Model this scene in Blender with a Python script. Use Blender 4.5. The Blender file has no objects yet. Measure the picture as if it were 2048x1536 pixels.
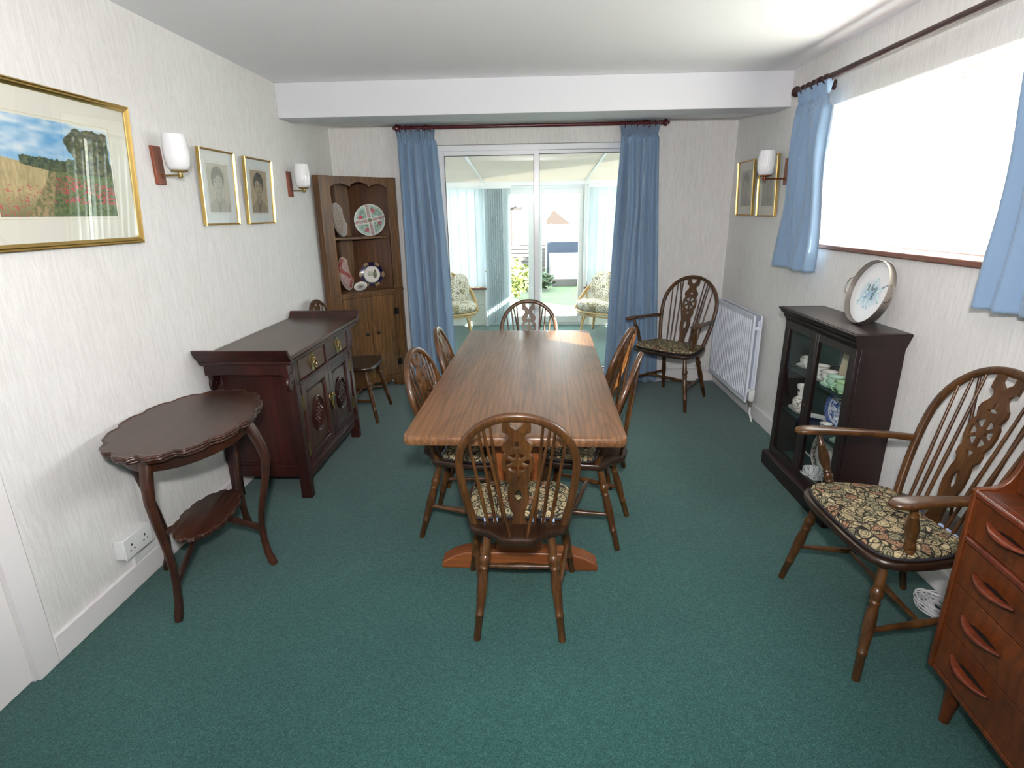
import bpy, bmesh, math, random
from mathutils import Matrix, Vector
random.seed(7)
PI = math.pi
sc = bpy.context.scene
C = sc.collection

# ------------------------------------------------------------------ camera
def cam_axes(yaw, pitch, roll):
    cy, sy, cp, sp = math.cos(yaw), math.sin(yaw), math.cos(pitch), math.sin(pitch)
    f = Vector((-sy*cp, cy*cp, -sp)); r = Vector((cy, sy, 0)); u = r.cross(f)
    return math.cos(roll)*r+math.sin(roll)*u, -math.sin(roll)*r+math.cos(roll)*u, f
r_, u_, f_ = cam_axes(.04155, .3012, -.01522)
cd = bpy.data.cameras.new('camera'); cam = bpy.data.objects.new('camera', cd); C.objects.link(cam)
cam.matrix_world = Matrix(((r_.x, u_.x, -f_.x, 0), (r_.y, u_.y, -f_.y, 0), (r_.z, u_.z, -f_.z, 1.55), (0, 0, 0, 1)))
cd.sensor_width = 36; cd.lens = 1101/2048*36; cd.clip_start = .02; cd.clip_end = 400
sc.camera = cam
# ------------------------------------------------------------------ world, sun, flash, exposure
w = bpy.data.worlds.new('sky'); sc.world = w; w.use_nodes = True
wn = w.node_tree; bg = wn.nodes['Background']
bg.inputs['Color'].default_value = (.95, .95, 1.0, 1); bg.inputs['Strength'].default_value = 14.0
sun_d = bpy.data.lights.new('sun', 'SUN'); sun = bpy.data.objects.new('sun', sun_d); C.objects.link(sun)
sun_d.energy = 75; sun_d.angle = math.radians(.6); sun_d.color = (1, .93, .82)
sun.rotation_euler = Vector((-1, .80, -.70)).to_track_quat('-Z', 'Y').to_euler()
fl_d = bpy.data.lights.new('camera_flash', 'SPOT'); fl = bpy.data.objects.new('camera_flash', fl_d); C.objects.link(fl)
fl.location = (0, -.06, 1.80); fl_d.energy = 270; fl_d.spot_size = math.radians(172); fl_d.spot_blend = 1; fl_d.shadow_soft_size = .05
fl_d.color = (1, .965, .955)
fl.rotation_euler = Vector((-.05, 1, .12)).to_track_quat('-Z', 'Y').to_euler()
vs = sc.view_settings
vs.view_transform = 'Standard'; vs.look = 'None'; vs.gamma = 1; vs.use_curve_mapping = False; vs.exposure = .20
sc.cycles.max_bounces = 10; sc.cycles.diffuse_bounces = 5; sc.cycles.glossy_bounces = 4
sc.cycles.transparent_max_bounces = 16; sc.cycles.transmission_bounces = 6
sc.cycles.sample_clamp_indirect = 8; sc.cycles.caustics_reflective = False; sc.cycles.caustics_refractive = False
sc.cycles.use_denoising = True

# ------------------------------------------------------------------ colour + materials
def lin(c):
    return tuple(((v/255)/12.92 if v/255 <= .04045 else ((v/255+.055)/1.055)**2.4) for v in c)
def L4(c): return lin(c)+(1,)
MATS = {}
def newmat(n):
    m = bpy.data.materials.new(n); m.use_nodes = True; MATS[n] = m
    nt = m.node_tree; return m, nt, nt.nodes['Principled BSDF']
def sset(b, **k):
    for a, v in k.items():
        a = {'rough': 'Roughness', 'metal': 'Metallic', 'spec': 'Specular IOR Level', 'coat': 'Coat Weight', 'coatr': 'Coat Roughness', 'sheen': 'Sheen Weight', 'base': 'Base Color'}[a]
        b.inputs[a].default_value = v
def plain(n, c, rough=.5, metal=0, bump=0, bscale=60, **k):
    m, nt, b = newmat(n); sset(b, base=L4(c), rough=rough, metal=metal, **k)
    if bump:
        t = nt.nodes.new('ShaderNodeTexNoise'); t.inputs['Scale'].default_value = bscale
        o = nt.nodes.new('ShaderNodeTexCoord'); nt.links.new(o.outputs['Object'], t.inputs['Vector'])
        u = nt.nodes.new('ShaderNodeBump'); u.inputs['Strength'].default_value = bump; u.inputs['Distance'].default_value = .004
        nt.links.new(t.outputs['Fac'], u.inputs['Height']); nt.links.new(u.outputs['Normal'], b.inputs['Normal'])
    return m
def mapped(nt, scale, rot=(0, 0, 0), coord='Object'):
    o = nt.nodes.new('ShaderNodeTexCoord'); mp = nt.nodes.new('ShaderNodeMapping')
    mp.inputs['Scale'].default_value = scale; mp.inputs['Rotation'].default_value = rot
    nt.links.new(o.outputs[coord], mp.inputs['Vector']); return mp.outputs['Vector']
def ramp(nt, fac, stops):
    r = nt.nodes.new('ShaderNodeValToRGB'); e = r.color_ramp.elements
    while len(e) < len(stops): e.new(.5)
    for i, (p, c) in enumerate(stops): e[i].position = p; e[i].color = c if len(c) == 4 else L4(c)
    nt.links.new(fac, r.inputs['Fac']); return r.outputs['Color']
def mixc(nt, kind, fac, a, b):
    x = nt.nodes.new('ShaderNodeMix'); x.data_type = 'RGBA'; x.blend_type = kind
    for s, v in ((0, fac), (6, a), (7, b)):
        if hasattr(v, 'is_linked') or hasattr(v, 'links'): nt.links.new(v, x.inputs[s])
        else: x.inputs[s].default_value = v
    return x.outputs[2]
def noise(nt, vec, scale, detail=3, rough=.5, dist=0):
    t = nt.nodes.new('ShaderNodeTexNoise'); t.inputs['Scale'].default_value = scale; t.inputs['Detail'].default_value = detail
    t.inputs['Roughness'].default_value = rough; t.inputs['Distortion'].default_value = dist
    nt.links.new(vec, t.inputs['Vector']); return t.outputs['Fac']
def wood(n, c1, c2, c3, axis='Z', rough=.35, grain=1.0, coat=.25, planks=None, streak=.35, cath=.0):
    m, nt, b = newmat(n)
    st = {'X': (.12, 1, 1), 'Y': (1, .12, 1), 'Z': (1, 1, .12)}[axis]
    v = mapped(nt, tuple(s*6*grain for s in st))
    n1 = noise(nt, v, 1.6, 4, .55, .6)
    wv = nt.nodes.new('ShaderNodeTexWave'); wv.wave_type = 'BANDS'; wv.bands_direction = 'X' if axis != 'X' else 'Y'
    wv.inputs['Scale'].default_value = 2.2; wv.inputs['Distortion'].default_value = 9; wv.inputs['Detail'].default_value = 3; wv.inputs['Detail Scale'].default_value = .8
    nt.links.new(v, wv.inputs['Vector'])
    base = ramp(nt, n1, [(.25, c1), (.5, c2), (.78, c3)])
    col = mixc(nt, 'MULTIPLY', .35, base, ramp(nt, wv.outputs['Fac'], [(0, (150, 150, 150)), (.6, (255, 255, 255))]))
    v2 = mapped(nt, tuple((.02 if s < 1 else 1)*90*grain for s in st))
    fine = noise(nt, v2, 1.5, 3, .6)
    col = mixc(nt, 'MULTIPLY', streak, col, ramp(nt, fine, [(.38, (110, 100, 95)), (.62, (255, 255, 255))]))
    if cath:
        cv = mapped(nt, tuple((.14 if s < 1 else 1.25)*3.2*grain for s in st)); cn = noise(nt, cv, 1.3, 1.5, .45, .3)
        mu = nt.nodes.new('ShaderNodeMath'); mu.operation = 'MULTIPLY'; mu.inputs[1].default_value = 150; nt.links.new(cn, mu.inputs[0])
        si = nt.nodes.new('ShaderNodeMath'); si.operation = 'SINE'; nt.links.new(mu.outputs[0], si.inputs[0])
        col = mixc(nt, 'MULTIPLY', cath, col, ramp(nt, si.outputs[0], [(.0, (255, 255, 255)), (.55, (236, 230, 222)), (.95, (120, 100, 84))]))
    if planks:
        # (axis index, list of joint positions in object space)
        sp = nt.nodes.new('ShaderNodeSeparateXYZ'); o = nt.nodes.new('ShaderNodeTexCoord'); nt.links.new(o.outputs['Object'], sp.inputs[0])
        for pos in planks[1]:
            a = nt.nodes.new('ShaderNodeMath'); a.operation = 'SUBTRACT'; nt.links.new(sp.outputs[planks[0]], a.inputs[0]); a.inputs[1].default_value = pos
            a2 = nt.nodes.new('ShaderNodeMath'); a2.operation = 'ABSOLUTE'; nt.links.new(a.outputs[0], a2.inputs[0])
            a3 = nt.nodes.new('ShaderNodeMath'); a3.operation = 'LESS_THAN'; nt.links.new(a2.outputs[0], a3.inputs[0]); a3.inputs[1].default_value = .0012
            col = mixc(nt, 'MULTIPLY', a3.outputs[0], col, (.25, .22, .2, 1))
    nt.links.new(col, b.inputs['Base Color']); sset(b, rough=rough, coat=coat, coatr=.2)
    u = nt.nodes.new('ShaderNodeBump'); u.inputs['Strength'].default_value = .12; u.inputs['Distance'].default_value = .002
    nt.links.new(fine, u.inputs['Height']); nt.links.new(u.outputs['Normal'], b.inputs['Normal'])
    return m
def painted(n, rough=.6, coat=0, metal=0):
    m, nt, b = newmat(n); a = nt.nodes.new('ShaderNodeAttribute'); a.attribute_name = 'Col'
    nt.links.new(a.outputs['Color'], b.inputs['Base Color']); sset(b, rough=rough, coat=coat, coatr=.08, metal=metal); return m
def glassy(n, tint=(1, 1, 1), ior=1.5, boost=1.0):
    m, nt, b = newmat(n); nt.nodes.remove(b); out = nt.nodes['Material Output']
    tr = nt.nodes.new('ShaderNodeBsdfTransparent'); tr.inputs[0].default_value = tint+(1,)
    gl = nt.nodes.new('ShaderNodeBsdfGlossy'); gl.inputs['Roughness'].default_value = .0
    ge = nt.nodes.new('ShaderNodeNewGeometry'); dt = nt.nodes.new('ShaderNodeVectorMath'); dt.operation = 'DOT_PRODUCT'
    nt.links.new(ge.outputs['Normal'], dt.inputs[0]); nt.links.new(ge.outputs['Incoming'], dt.inputs[1])
    def mth(op, x, y=None):
        q = nt.nodes.new('ShaderNodeMath'); q.operation = op; q.use_clamp = op != 'ABSOLUTE' and op != 'POWER'
        for i_, v in enumerate((x, y)):
            if v is None: continue
            if isinstance(v, (int, float)): q.inputs[i_].default_value = v
            else: nt.links.new(v, q.inputs[i_])
        return q
    ab = mth('ABSOLUTE', dt.outputs['Value']); om = mth('SUBTRACT', 1.0, ab.outputs[0]); pw = mth('POWER', om.outputs[0], 5.0)
    f0 = ((ior-1)/(ior+1))**2
    sm = mth('MULTIPLY_ADD', pw.outputs[0], 1-f0); sm.inputs[2].default_value = f0
    mt = mth('MULTIPLY', sm.outputs[0], boost)
    mx = nt.nodes.new('ShaderNodeMixShader'); nt.links.new(mt.outputs[0], mx.inputs[0]); nt.links.new(tr.outputs[0], mx.inputs[1]); nt.links.new(gl.outputs[0], mx.inputs[2])
    nt.links.new(mx.outputs[0], out.inputs[0]); return m
def sheer(n, c, transp, transl, holes=False):
    m, nt, b = newmat(n); nt.nodes.remove(b); out = nt.nodes['Material Output']
    tr = nt.nodes.new('ShaderNodeBsdfTransparent'); tl = nt.nodes.new('ShaderNodeBsdfTranslucent'); tl.inputs[0].default_value = L4(c)
    df = nt.nodes.new('ShaderNodeBsdfDiffuse'); df.inputs[0].default_value = L4(c)
    a = nt.nodes.new('ShaderNodeMixShader'); a.inputs[0].default_value = transl; nt.links.new(df.outputs[0], a.inputs[1]); nt.links.new(tl.outputs[0], a.inputs[2])
    x = nt.nodes.new('ShaderNodeMixShader'); x.inputs[0].default_value = transp
    nt.links.new(a.outputs[0], x.inputs[1]); nt.links.new(tr.outputs[0], x.inputs[2]); nt.links.new(x.outputs[0], out.inputs[0])
    if holes:
        o = nt.nodes.new('ShaderNodeTexCoord'); sp = nt.nodes.new('ShaderNodeSeparateXYZ'); nt.links.new(o.outputs['Object'], sp.inputs[0])
        v = mapped(nt, (1, 13, 21)); ck = nt.nodes.new('ShaderNodeTexChecker'); ck.inputs['Scale'].default_value = 1.0; nt.links.new(v, ck.inputs['Vector'])
        gt = nt.nodes.new('ShaderNodeMath'); gt.operation = 'GREATER_THAN'; nt.links.new(sp.outputs[2], gt.inputs[0]); gt.inputs[1].default_value = .615
        gm = nt.nodes.new('ShaderNodeMath'); gm.operation = 'MULTIPLY'; nt.links.new(gt.outputs[0], gm.inputs[0]); nt.links.new(ck.outputs['Fac'], gm.inputs[1])
        mr = nt.nodes.new('ShaderNodeMapRange'); mr.inputs['To Min'].default_value = transp; mr.inputs['To Max'].default_value = transp*.3
        nt.links.new(gm.outputs[0], mr.inputs['Value']); nt.links.new(mr.outputs[0], x.inputs[0])
    return m

def wallpaper(n):
    m, nt, b = newmat(n)
    v = mapped(nt, (95, 95, 9)); n1 = noise(nt, v, 1.0, 4, .65, .8)
    n2 = noise(nt, mapped(nt, (1, 1, 1)), 1.2, 2)
    col = ramp(nt, n1, [(.32, (221, 219, 217)), (.6, (234, 233, 231))])
    col = mixc(nt, 'MULTIPLY', .5, col, ramp(nt, n2, [(.3, (246, 244, 241)), (.7, (255, 255, 255))]))
    nt.links.new(col, b.inputs['Base Color']); sset(b, rough=.75, spec=.25)
    u = nt.nodes.new('ShaderNodeBump'); u.inputs['Strength'].default_value = .28; u.inputs['Distance'].default_value = .003
    nt.links.new(n1, u.inputs['Height']); nt.links.new(u.outputs['Normal'], b.inputs['Normal']); return m
def carpetmat(n, c1, c2, c3):
    m, nt, b = newmat(n)
    n1 = noise(nt, mapped(nt, (1, 1, 1)), 330, 2, .7); n2 = noise(nt, mapped(nt, (1, 1, 1)), 95, 3, .7)
    n3 = noise(nt, mapped(nt, (1, 1, 1)), 1.7, 3, .6)
    col = ramp(nt, n1, [(.30, c1), (.5, c2), (.72, c3)])
    col = mixc(nt, 'MULTIPLY', .5, col, ramp(nt, n2, [(.35, (185, 190, 190)), (.6, (255, 255, 255))]))
    col = mixc(nt, 'MULTIPLY', .35, col, ramp(nt, n3, [(.35, (205, 210, 210)), (.65, (255, 255, 255))]))
    nt.links.new(col, b.inputs['Base Color']); sset(b, rough=.95, spec=.1, sheen=.25)
    u = nt.nodes.new('ShaderNodeBump'); u.inputs['Strength'].default_value = .6; u.inputs['Distance'].default_value = .004
    nt.links.new(n2, u.inputs['Height']); nt.links.new(u.outputs['Normal'], b.inputs['Normal']); return m
def tapestry(n, dark, creams, scale=34, rust=(150, 110, 84)):
    m, nt, b = newmat(n)
    v = mapped(nt, (1, 1, 1)); nz = nt.nodes.new('ShaderNodeTexNoise'); nz.inputs['Scale'].default_value = 14; nt.links.new(v, nz.inputs['Vector'])
    add = nt.nodes.new('ShaderNodeVectorMath'); add.operation = 'MULTIPLY_ADD'; nt.links.new(nz.outputs['Color'], add.inputs[0]); add.inputs[1].default_value = (.05, .05, .02); nt.links.new(v, add.inputs[2])
    vo = nt.nodes.new('ShaderNodeTexVoronoi'); vo.inputs['Scale'].default_value = scale; nt.links.new(add.outputs[0], vo.inputs['Vector'])
    ve = nt.nodes.new('ShaderNodeTexVoronoi'); ve.feature = 'DISTANCE_TO_EDGE'; ve.inputs['Scale'].default_value = scale; nt.links.new(add.outputs[0], ve.inputs['Vector'])
    wv = nt.nodes.new('ShaderNodeMath'); wv.operation = 'SINE'; ml = nt.nodes.new('ShaderNodeMath'); ml.operation = 'MULTIPLY'; ml.inputs[1].default_value = 26
    nt.links.new(vo.outputs['Distance'], ml.inputs[0]); nt.links.new(ml.outputs[0], wv.inputs[0])
    sepc = nt.nodes.new('ShaderNodeSeparateColor'); nt.links.new(vo.outputs['Color'], sepc.inputs[0])
    cell = ramp(nt, sepc.outputs[0], [(0, creams[0]), (.35, creams[1]), (.6, creams[2]), (.86, rust)])
    nt.nodes[-1].color_ramp.interpolation = 'CONSTANT'
    rings = ramp(nt, wv.outputs[0], [(.15, (255, 255, 255)), (.6, (105, 105, 100))])
    col = mixc(nt, 'MULTIPLY', .85, cell, rings)
    edge = ramp(nt, ve.outputs['Distance'], [(.03, (255, 255, 255)), (.085, (0, 0, 0))])
    col = mixc(nt, 'MIX', edge, col, L4(dark))
    nt.links.new(col, b.inputs['Base Color']); sset(b, rough=.9, spec=.15)
    u = nt.nodes.new('ShaderNodeBump'); u.inputs['Strength'].default_value = .3; u.inputs['Distance'].default_value = .003
    nt.links.new(wv.outputs[0], u.inputs['Height']); nt.links.new(u.outputs['Normal'], b.inputs['Normal']); return m

M = {}
M['wallpaper'] = wallpaper('textured_wallpaper')
M['carpet'] = carpetmat('green_carpet', (30, 68, 65), (47, 90, 86), (80, 121, 115))
M['ceiling'] = plain('ceiling_paint', (246, 246, 250), .85, bump=.05, bscale=30)
M['beam'] = plain('beam_paint', (218, 219, 224), .6)
M['white'] = plain('white_gloss_paint', (236, 232, 232), .35)
M['upvc'] = plain('white_upvc', (238, 240, 244), .25)
M['elm'] = wood('elm_wood', (58, 36, 16), (86, 54, 25), (116, 78, 37), 'Z', .32, 1.2, coat=.15)
M['elm_seat'] = wood('elm_seat_wood', (32, 19, 11), (48, 29, 16), (66, 41, 23), 'Y', .35, 1.2)
M['oak'] = wood('oak_table_wood', (94, 62, 36), (120, 83, 52), (140, 101, 67), 'Y', .40, .9, coat=.08, planks=(0, [-.195, .02, .215]), streak=.3, cath=.28)
M['oak_leg'] = wood('oak_trestle_wood', (104, 56, 26), (136, 76, 38), (160, 98, 54), 'X', .35)
M['cc'] = wood('corner_cabinet_oak', (80, 52, 24), (114, 78, 38), (146, 102, 54), 'Z', .4, .9, streak=.45, cath=.4, coat=.1)
M['cc_back'] = wood('cabinet_back_wood', (72, 42, 18), (96, 58, 26), (118, 74, 34), 'Z', .4, .6)
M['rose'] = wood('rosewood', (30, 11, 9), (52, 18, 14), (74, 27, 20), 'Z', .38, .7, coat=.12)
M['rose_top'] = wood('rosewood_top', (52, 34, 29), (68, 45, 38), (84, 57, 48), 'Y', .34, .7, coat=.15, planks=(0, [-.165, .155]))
M['rose_door'] = wood('rosewood_panel', (52, 28, 19), (72, 42, 28), (90, 56, 40), 'Z', .42, .7, coat=.1)
M['mahog'] = wood('dark_mahogany', (40, 19, 11), (62, 32, 19), (86, 47, 29), 'Y', .36, .7, coat=.1)
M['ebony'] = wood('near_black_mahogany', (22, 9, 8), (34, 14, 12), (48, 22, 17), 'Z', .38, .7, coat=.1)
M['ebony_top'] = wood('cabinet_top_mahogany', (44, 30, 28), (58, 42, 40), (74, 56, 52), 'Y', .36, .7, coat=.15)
M['teak'] = wood('teak_veneer', (80, 37, 13), (104, 50, 18), (122, 62, 25), 'Y', .35, .6, coat=.2)
M['teak_h'] = wood('teak_handle', (90, 38, 20), (114, 50, 27), (134, 64, 36), 'Y', .3, .8)
M['lampwood'] = wood('lamp_plate_wood', (110, 54, 34), (140, 72, 48), (160, 92, 62), 'Z', .4, 2)
M['tape'] = tapestry('tapestry_cushion', (44, 42, 38), [(186, 170, 134), (140, 134, 108), (164, 150, 118)], 30, (158, 124, 98))
M['florals'] = tapestry('floral_cushion', (214, 206, 188), [(236, 230, 218), (222, 214, 196), (232, 226, 214)], 12, (186, 178, 146))
M['navy'] = plain('navy_piping', (40, 38, 44), .8)
M['lace'] = plain('pale_ribbon', (170, 190, 225), .8)
M['curtain'] = plain('blue_velvet_curtain', (124, 150, 178), .85, bump=.15, bscale=220, sheen=.5)
M['curtain_back'] = M['curtain']
M['polew'] = plain('dark_red_pole', (84, 26, 34), .25, coat=.4)
M['polew2'] = plain('dark_brown_pole', (58, 34, 34), .5)
M['gold'] = plain('gilt_metal', (216, 184, 112), .3, 1)
M['brass'] = plain('brass', (158, 138, 92), .34, 1)
M['copper'] = plain('copper_arm', (150, 84, 52), .3, 1)
M['chrome'] = plain('steel', (166, 158, 150), .5, 1)
M['iron'] = plain('black_iron', (22, 20, 20), .5, .6)
M['opal'] = plain('opal_glass', (240, 240, 242), .18, coat=.5)
M['rad'] = plain('radiator_enamel', (224, 230, 240), .3)
M['plastic'] = plain('white_plastic', (232, 234, 232), .35)
M['black'] = plain('black_gasket', (14, 14, 14), .6)
M['china'] = plain('white_china', (236, 236, 232), .12, coat=.5)
M['mint'] = plain('mint_china', (190, 224, 204), .12, coat=.5)
M['green_china'] = plain('pale_green_china', (176, 214, 168), .12, coat=.5)
M['navychina'] = plain('navy_china', (26, 34, 70), .12, coat=.5)
M['felt'] = plain('dark_green_lining', (20, 44, 42), .9)
M['card'] = plain('cream_card', (206, 196, 166), .7)
M['mount'] = plain('cream_mount', (222, 220, 206), .85)
M['mount2'] = plain('grey_white_mount', (222, 226, 224), .85)
M['paint'] = painted('printed_picture', .7)
M['glaze'] = painted('glazed_pattern', .12, .5)
M['glass'] = glassy('picture_glass', (1, 1, 1), 1.5, 1.6)
M['pane'] = glassy('window_glass', (.93, .95, .94), 1.5, 1.0)
M['cabglass'] = glassy('cabinet_glass', (.98, .99, .985), 1.45, .8)
M['net'] = sheer('net_curtain', (245, 245, 245), .42, .75, True)
M['blind'] = sheer('vertical_blind_fabric', (196, 208, 214), .02, .28)
M['roofsheet'] = sheer('polycarbonate_roof', (194, 190, 182), .0, .28)
M['brick'] = plain('white_painted_brick', (226, 230, 226), .7)
M['sill'] = plain('brown_tile_sill', (120, 78, 64), .4)
M['cane'] = plain('cane', (196, 164, 112), .4)
M['grass'] = carpetmat('lawn_grass', (26, 56, 18), (44, 80, 30), (74, 108, 46))
M['shedw'] = plain('pale_weathered_boards', (92, 90, 90), .8)
M['slate'] = plain('grey_blue_roof', (48, 60, 76), .8)
M['roofb'] = plain('brown_tile_roof', (52, 40, 38), .8)
M['render_w'] = plain('white_render', (230, 228, 222), .8)
M['leafy'] = plain('pale_foliage', (120, 130, 70), .8)
M['leafd'] = plain('dark_foliage', (40, 62, 36), .8)
M['trellis'] = plain('grey_timber', (54, 50, 50), .8)
M['cable'] = plain('white_cable', (220, 220, 222), .4)
# painted brick courses
_, nt, b = None, M['brick'].node_tree, M['brick'].node_tree.nodes['Principled BSDF']
br = nt.nodes.new('ShaderNodeTexBrick'); nt.links.new(mapped(nt, (1, 1, 1), (PI/2, 0, 0)), br.inputs['Vector']); br.inputs['Scale'].default_value = 1
br.inputs['Brick Width'].default_value = .225; br.inputs['Row Height'].default_value = .075; br.inputs['Mortar Size'].default_value = .006
bu = nt.nodes.new('ShaderNodeBump'); bu.invert = True; bu.inputs['Distance'].default_value = .01; nt.links.new(br.outputs['Fac'], bu.inputs['Height']); nt.links.new(bu.outputs['Normal'], b.inputs['Normal'])

# ------------------------------------------------------------------ mesh builder
ROOTM = {}
class MB:
    def __init__(s): s.v = []; s.f = []; s.c = []
    def add(s, vs, fs, col=None, T=None):
        n = len(s.v)
        for i, p in enumerate(vs):
            p = Vector(p); p = T @ p if T is not None else p
            s.v.append(p); s.c.append(col[i] if col else (1, 1, 1))
        s.f += [tuple(n+i for i in f) for f in fs]; return s
    def box(s, a, b, T=None):
        (x0, y0, z0), (x1, y1, z1) = [min(p, q) for p, q in zip(a, b)], [max(p, q) for p, q in zip(a, b)]
        return s.add([(x0, y0, z0), (x1, y0, z0), (x1, y1, z0), (x0, y1, z0), (x0, y0, z1), (x1, y0, z1), (x1, y1, z1), (x0, y1, z1)],
                     [(0, 3, 2, 1), (4, 5, 6, 7), (0, 1, 5, 4), (1, 2, 6, 5), (2, 3, 7, 6), (3, 0, 4, 7)], T=T)
    def prism(s, poly, fn, a, b):
        # poly 2d points; fn(u,v,w)->3d ; extruded from w=a to w=b
        n = len(poly); vs = [fn(u, v, a) for u, v in poly]+[fn(u, v, b) for u, v in poly]
        return s.add(vs, [tuple(range(n))[::-1], tuple(range(n, 2*n))]+[(i, (i+1) % n, n+(i+1) % n, n+i) for i in range(n)])
    def lathe(s, p0, p1, prof, seg=16, cap=True):
        p0, p1 = Vector(p0), Vector(p1); ax = p1-p0; q = ax.to_track_quat('Z', 'Y').to_matrix()
        vs = []; k = len(prof)
        for t, r in prof:
            for i in range(seg):
                a = 2*PI*i/seg; vs.append(p0+ax*t+q @ Vector((r*math.cos(a), r*math.sin(a), 0)))
        fs = [(j*seg+i, j*seg+(i+1) % seg, (j+1)*seg+(i+1) % seg, (j+1)*seg+i) for j in range(k-1) for i in range(seg)]
        if cap: fs += [tuple(range(seg))[::-1], tuple(range((k-1)*seg, k*seg))]
        return s.add(vs, fs)
    def tube(s, pts, r, seg=10, closed=False, up=None, flat=None):
        # r: number or list; flat=(a,b) elliptical/superellipse section radii multipliers with 'up' reference
        pts = [Vector(p) for p in pts]; n = len(pts); vs = []
        prev = None
        for i, p in enumerate(pts):
            if closed: d = pts[(i+1) % n]-pts[i-1]
            else: d = pts[min(i+1, n-1)]-pts[max(i-1, 0)]
            d.normalize()
            if up is not None: ref = Vector(up)
            elif prev is not None: ref = prev
            else: ref = Vector((0, 0, 1)) if abs(d.z) < .9 else Vector((1, 0, 0))
            a = (ref-d*ref.dot(d)); a = a.normalized() if a.length > 1e-6 else Vector((1, 0, 0)); bb = d.cross(a); prev = a
            rr = r[i] if isinstance(r, (list, tuple)) else r
            fa, fb = flat if flat else (1, 1)
            for k in range(seg):
                t = 2*PI*k/seg; ct, st = math.cos(t), math.sin(t)
                if flat: ct = math.copysign(abs(ct)**.6, ct); st = math.copysign(abs(st)**.6, st)
                vs.append(p+a*(ct*rr*fa)+bb*(st*rr*fb))
        m = n if closed else n-1
        fs = [(j*seg+i, j*seg+(i+1) % seg, ((j+1) % n)*seg+(i+1) % seg, ((j+1) % n)*seg+i) for j in range(m) for i in range(seg)]
        if not closed: fs += [tuple(range(seg))[::-1], tuple(range((n-1)*seg, n*seg))]
        return s.add(vs, fs)
    def grid(s, fn, nu, nv, col=None, closeu=False):
        vs = []; cs = []
        for j in range(nv+1):
            for i in range(nu+(0 if closeu else 1)):
                u, v = i/nu, j/nv; vs.append(fn(u, v)); cs.append(col(u, v) if col else (1, 1, 1))
        W = nu if closeu else nu+1
        fs = [(j*W+i, j*W+(i+1) % W, (j+1)*W+(i+1) % W, (j+1)*W+i) for j in range(nv) for i in range(nu)]
        return s.add(vs, fs, cs)
    def ball(s, c, r, seg=14, rings=8, sc_=(1, 1, 1)):
        c = Vector(c)
        return s.grid(lambda u, v: c+Vector((sc_[0]*r*math.sin(PI*v)*math.cos(2*PI*u), sc_[1]*r*math.sin(PI*v)*math.sin(2*PI*u), sc_[2]*r*-math.cos(PI*v))), seg, rings, closeu=True)
    def build(s, name, mat, parent=None, bevel=0, smooth=35, local=False, solid=0, color=False, seg=2):
        me = bpy.data.meshes.new(name)
        vs = [p.copy() for p in s.v]; loc = Vector((0, 0, 0))
        if parent is not None:
            if not local:
                r = parent
                while r.parent: r = r.parent
                inv = ROOTM[r.name].inverted(); vs = [inv @ p for p in vs]
        elif not local:
            xs = [p.x for p in vs]; ys = [p.y for p in vs]; zs = [p.z for p in vs]
            loc = Vector(((min(xs)+max(xs))/2, (min(ys)+max(ys))/2, min(zs))); vs = [p-loc for p in vs]
        me.from_pydata(vs, [], s.f); me.validate()
        bm = bmesh.new(); bm.from_mesh(me)
        bmesh.ops.recalc_face_normals(bm, faces=bm.faces); bm.to_mesh(me); bm.free()
        if color:
            at = me.color_attributes.new('Col', 'FLOAT_COLOR', 'POINT')
            for i, c in enumerate(s.c): at.data[i].color = (c[0], c[1], c[2], 1)
        if smooth:
            me.shade_smooth(); me.set_sharp_from_angle(angle=math.radians(smooth))
        me.materials.append(M[mat] if isinstance(mat, str) else mat)
        o = bpy.data.objects.new(name, me); C.objects.link(o); o.location = loc
        if parent is not None: o.parent = parent
        else: ROOTM[o.name] = Matrix.Translation(loc)
        if solid:
            sm = o.modifiers.new('thickness', 'SOLIDIFY'); sm.thickness = solid; sm.offset = 0
        if bevel:
            bv = o.modifiers.new('bevel', 'BEVEL'); bv.width = bevel; bv.segments = seg; bv.limit_method = 'ANGLE'; bv.angle_limit = math.radians(40)
        return o
def B(*boxes):
    m = MB()
    for i, (a, b) in enumerate(boxes):
        e = i*.00025
        m.box([min(p, q)-e for p, q in zip(a, b)], [max(p, q)+e for p, q in zip(a, b)])
    return m
def tag(o, label, cat, group=None):
    o['label'] = label; o['category'] = cat
    if group: o['group'] = group
    return o
def thing(name, label, cat, loc=(0, 0, 0), rz=0, group=None):
    o = bpy.data.objects.new(name, None); C.objects.link(o); o.empty_display_size = .1
    o.location = loc; o.rotation_euler = (0, 0, rz); ROOTM[o.name] = Matrix.Translation(loc) @ Matrix.Rotation(rz, 4, 'Z')
    return tag(o, label, cat, group)
def struct(o): o['kind'] = 'structure'; return o
def kids(o): return [c for c in C.objects if c.parent == o]
def dup(root, loc, rz, label, group=None, skip=()):
    r = root.copy(); C.objects.link(r); r.location = loc; r.rotation_euler = (0, 0, rz); r['label'] = label
    if group: r['group'] = group
    ROOTM[r.name] = Matrix.Translation(loc) @ Matrix.Rotation(rz, 4, 'Z')
    def rec(a, b):
        for ch in kids(a):
            if ch.name.split('.')[0] in skip: continue
            c = ch.copy(); C.objects.link(c); c.parent = b; rec(ch, c)
    rec(root, r); return r
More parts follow.
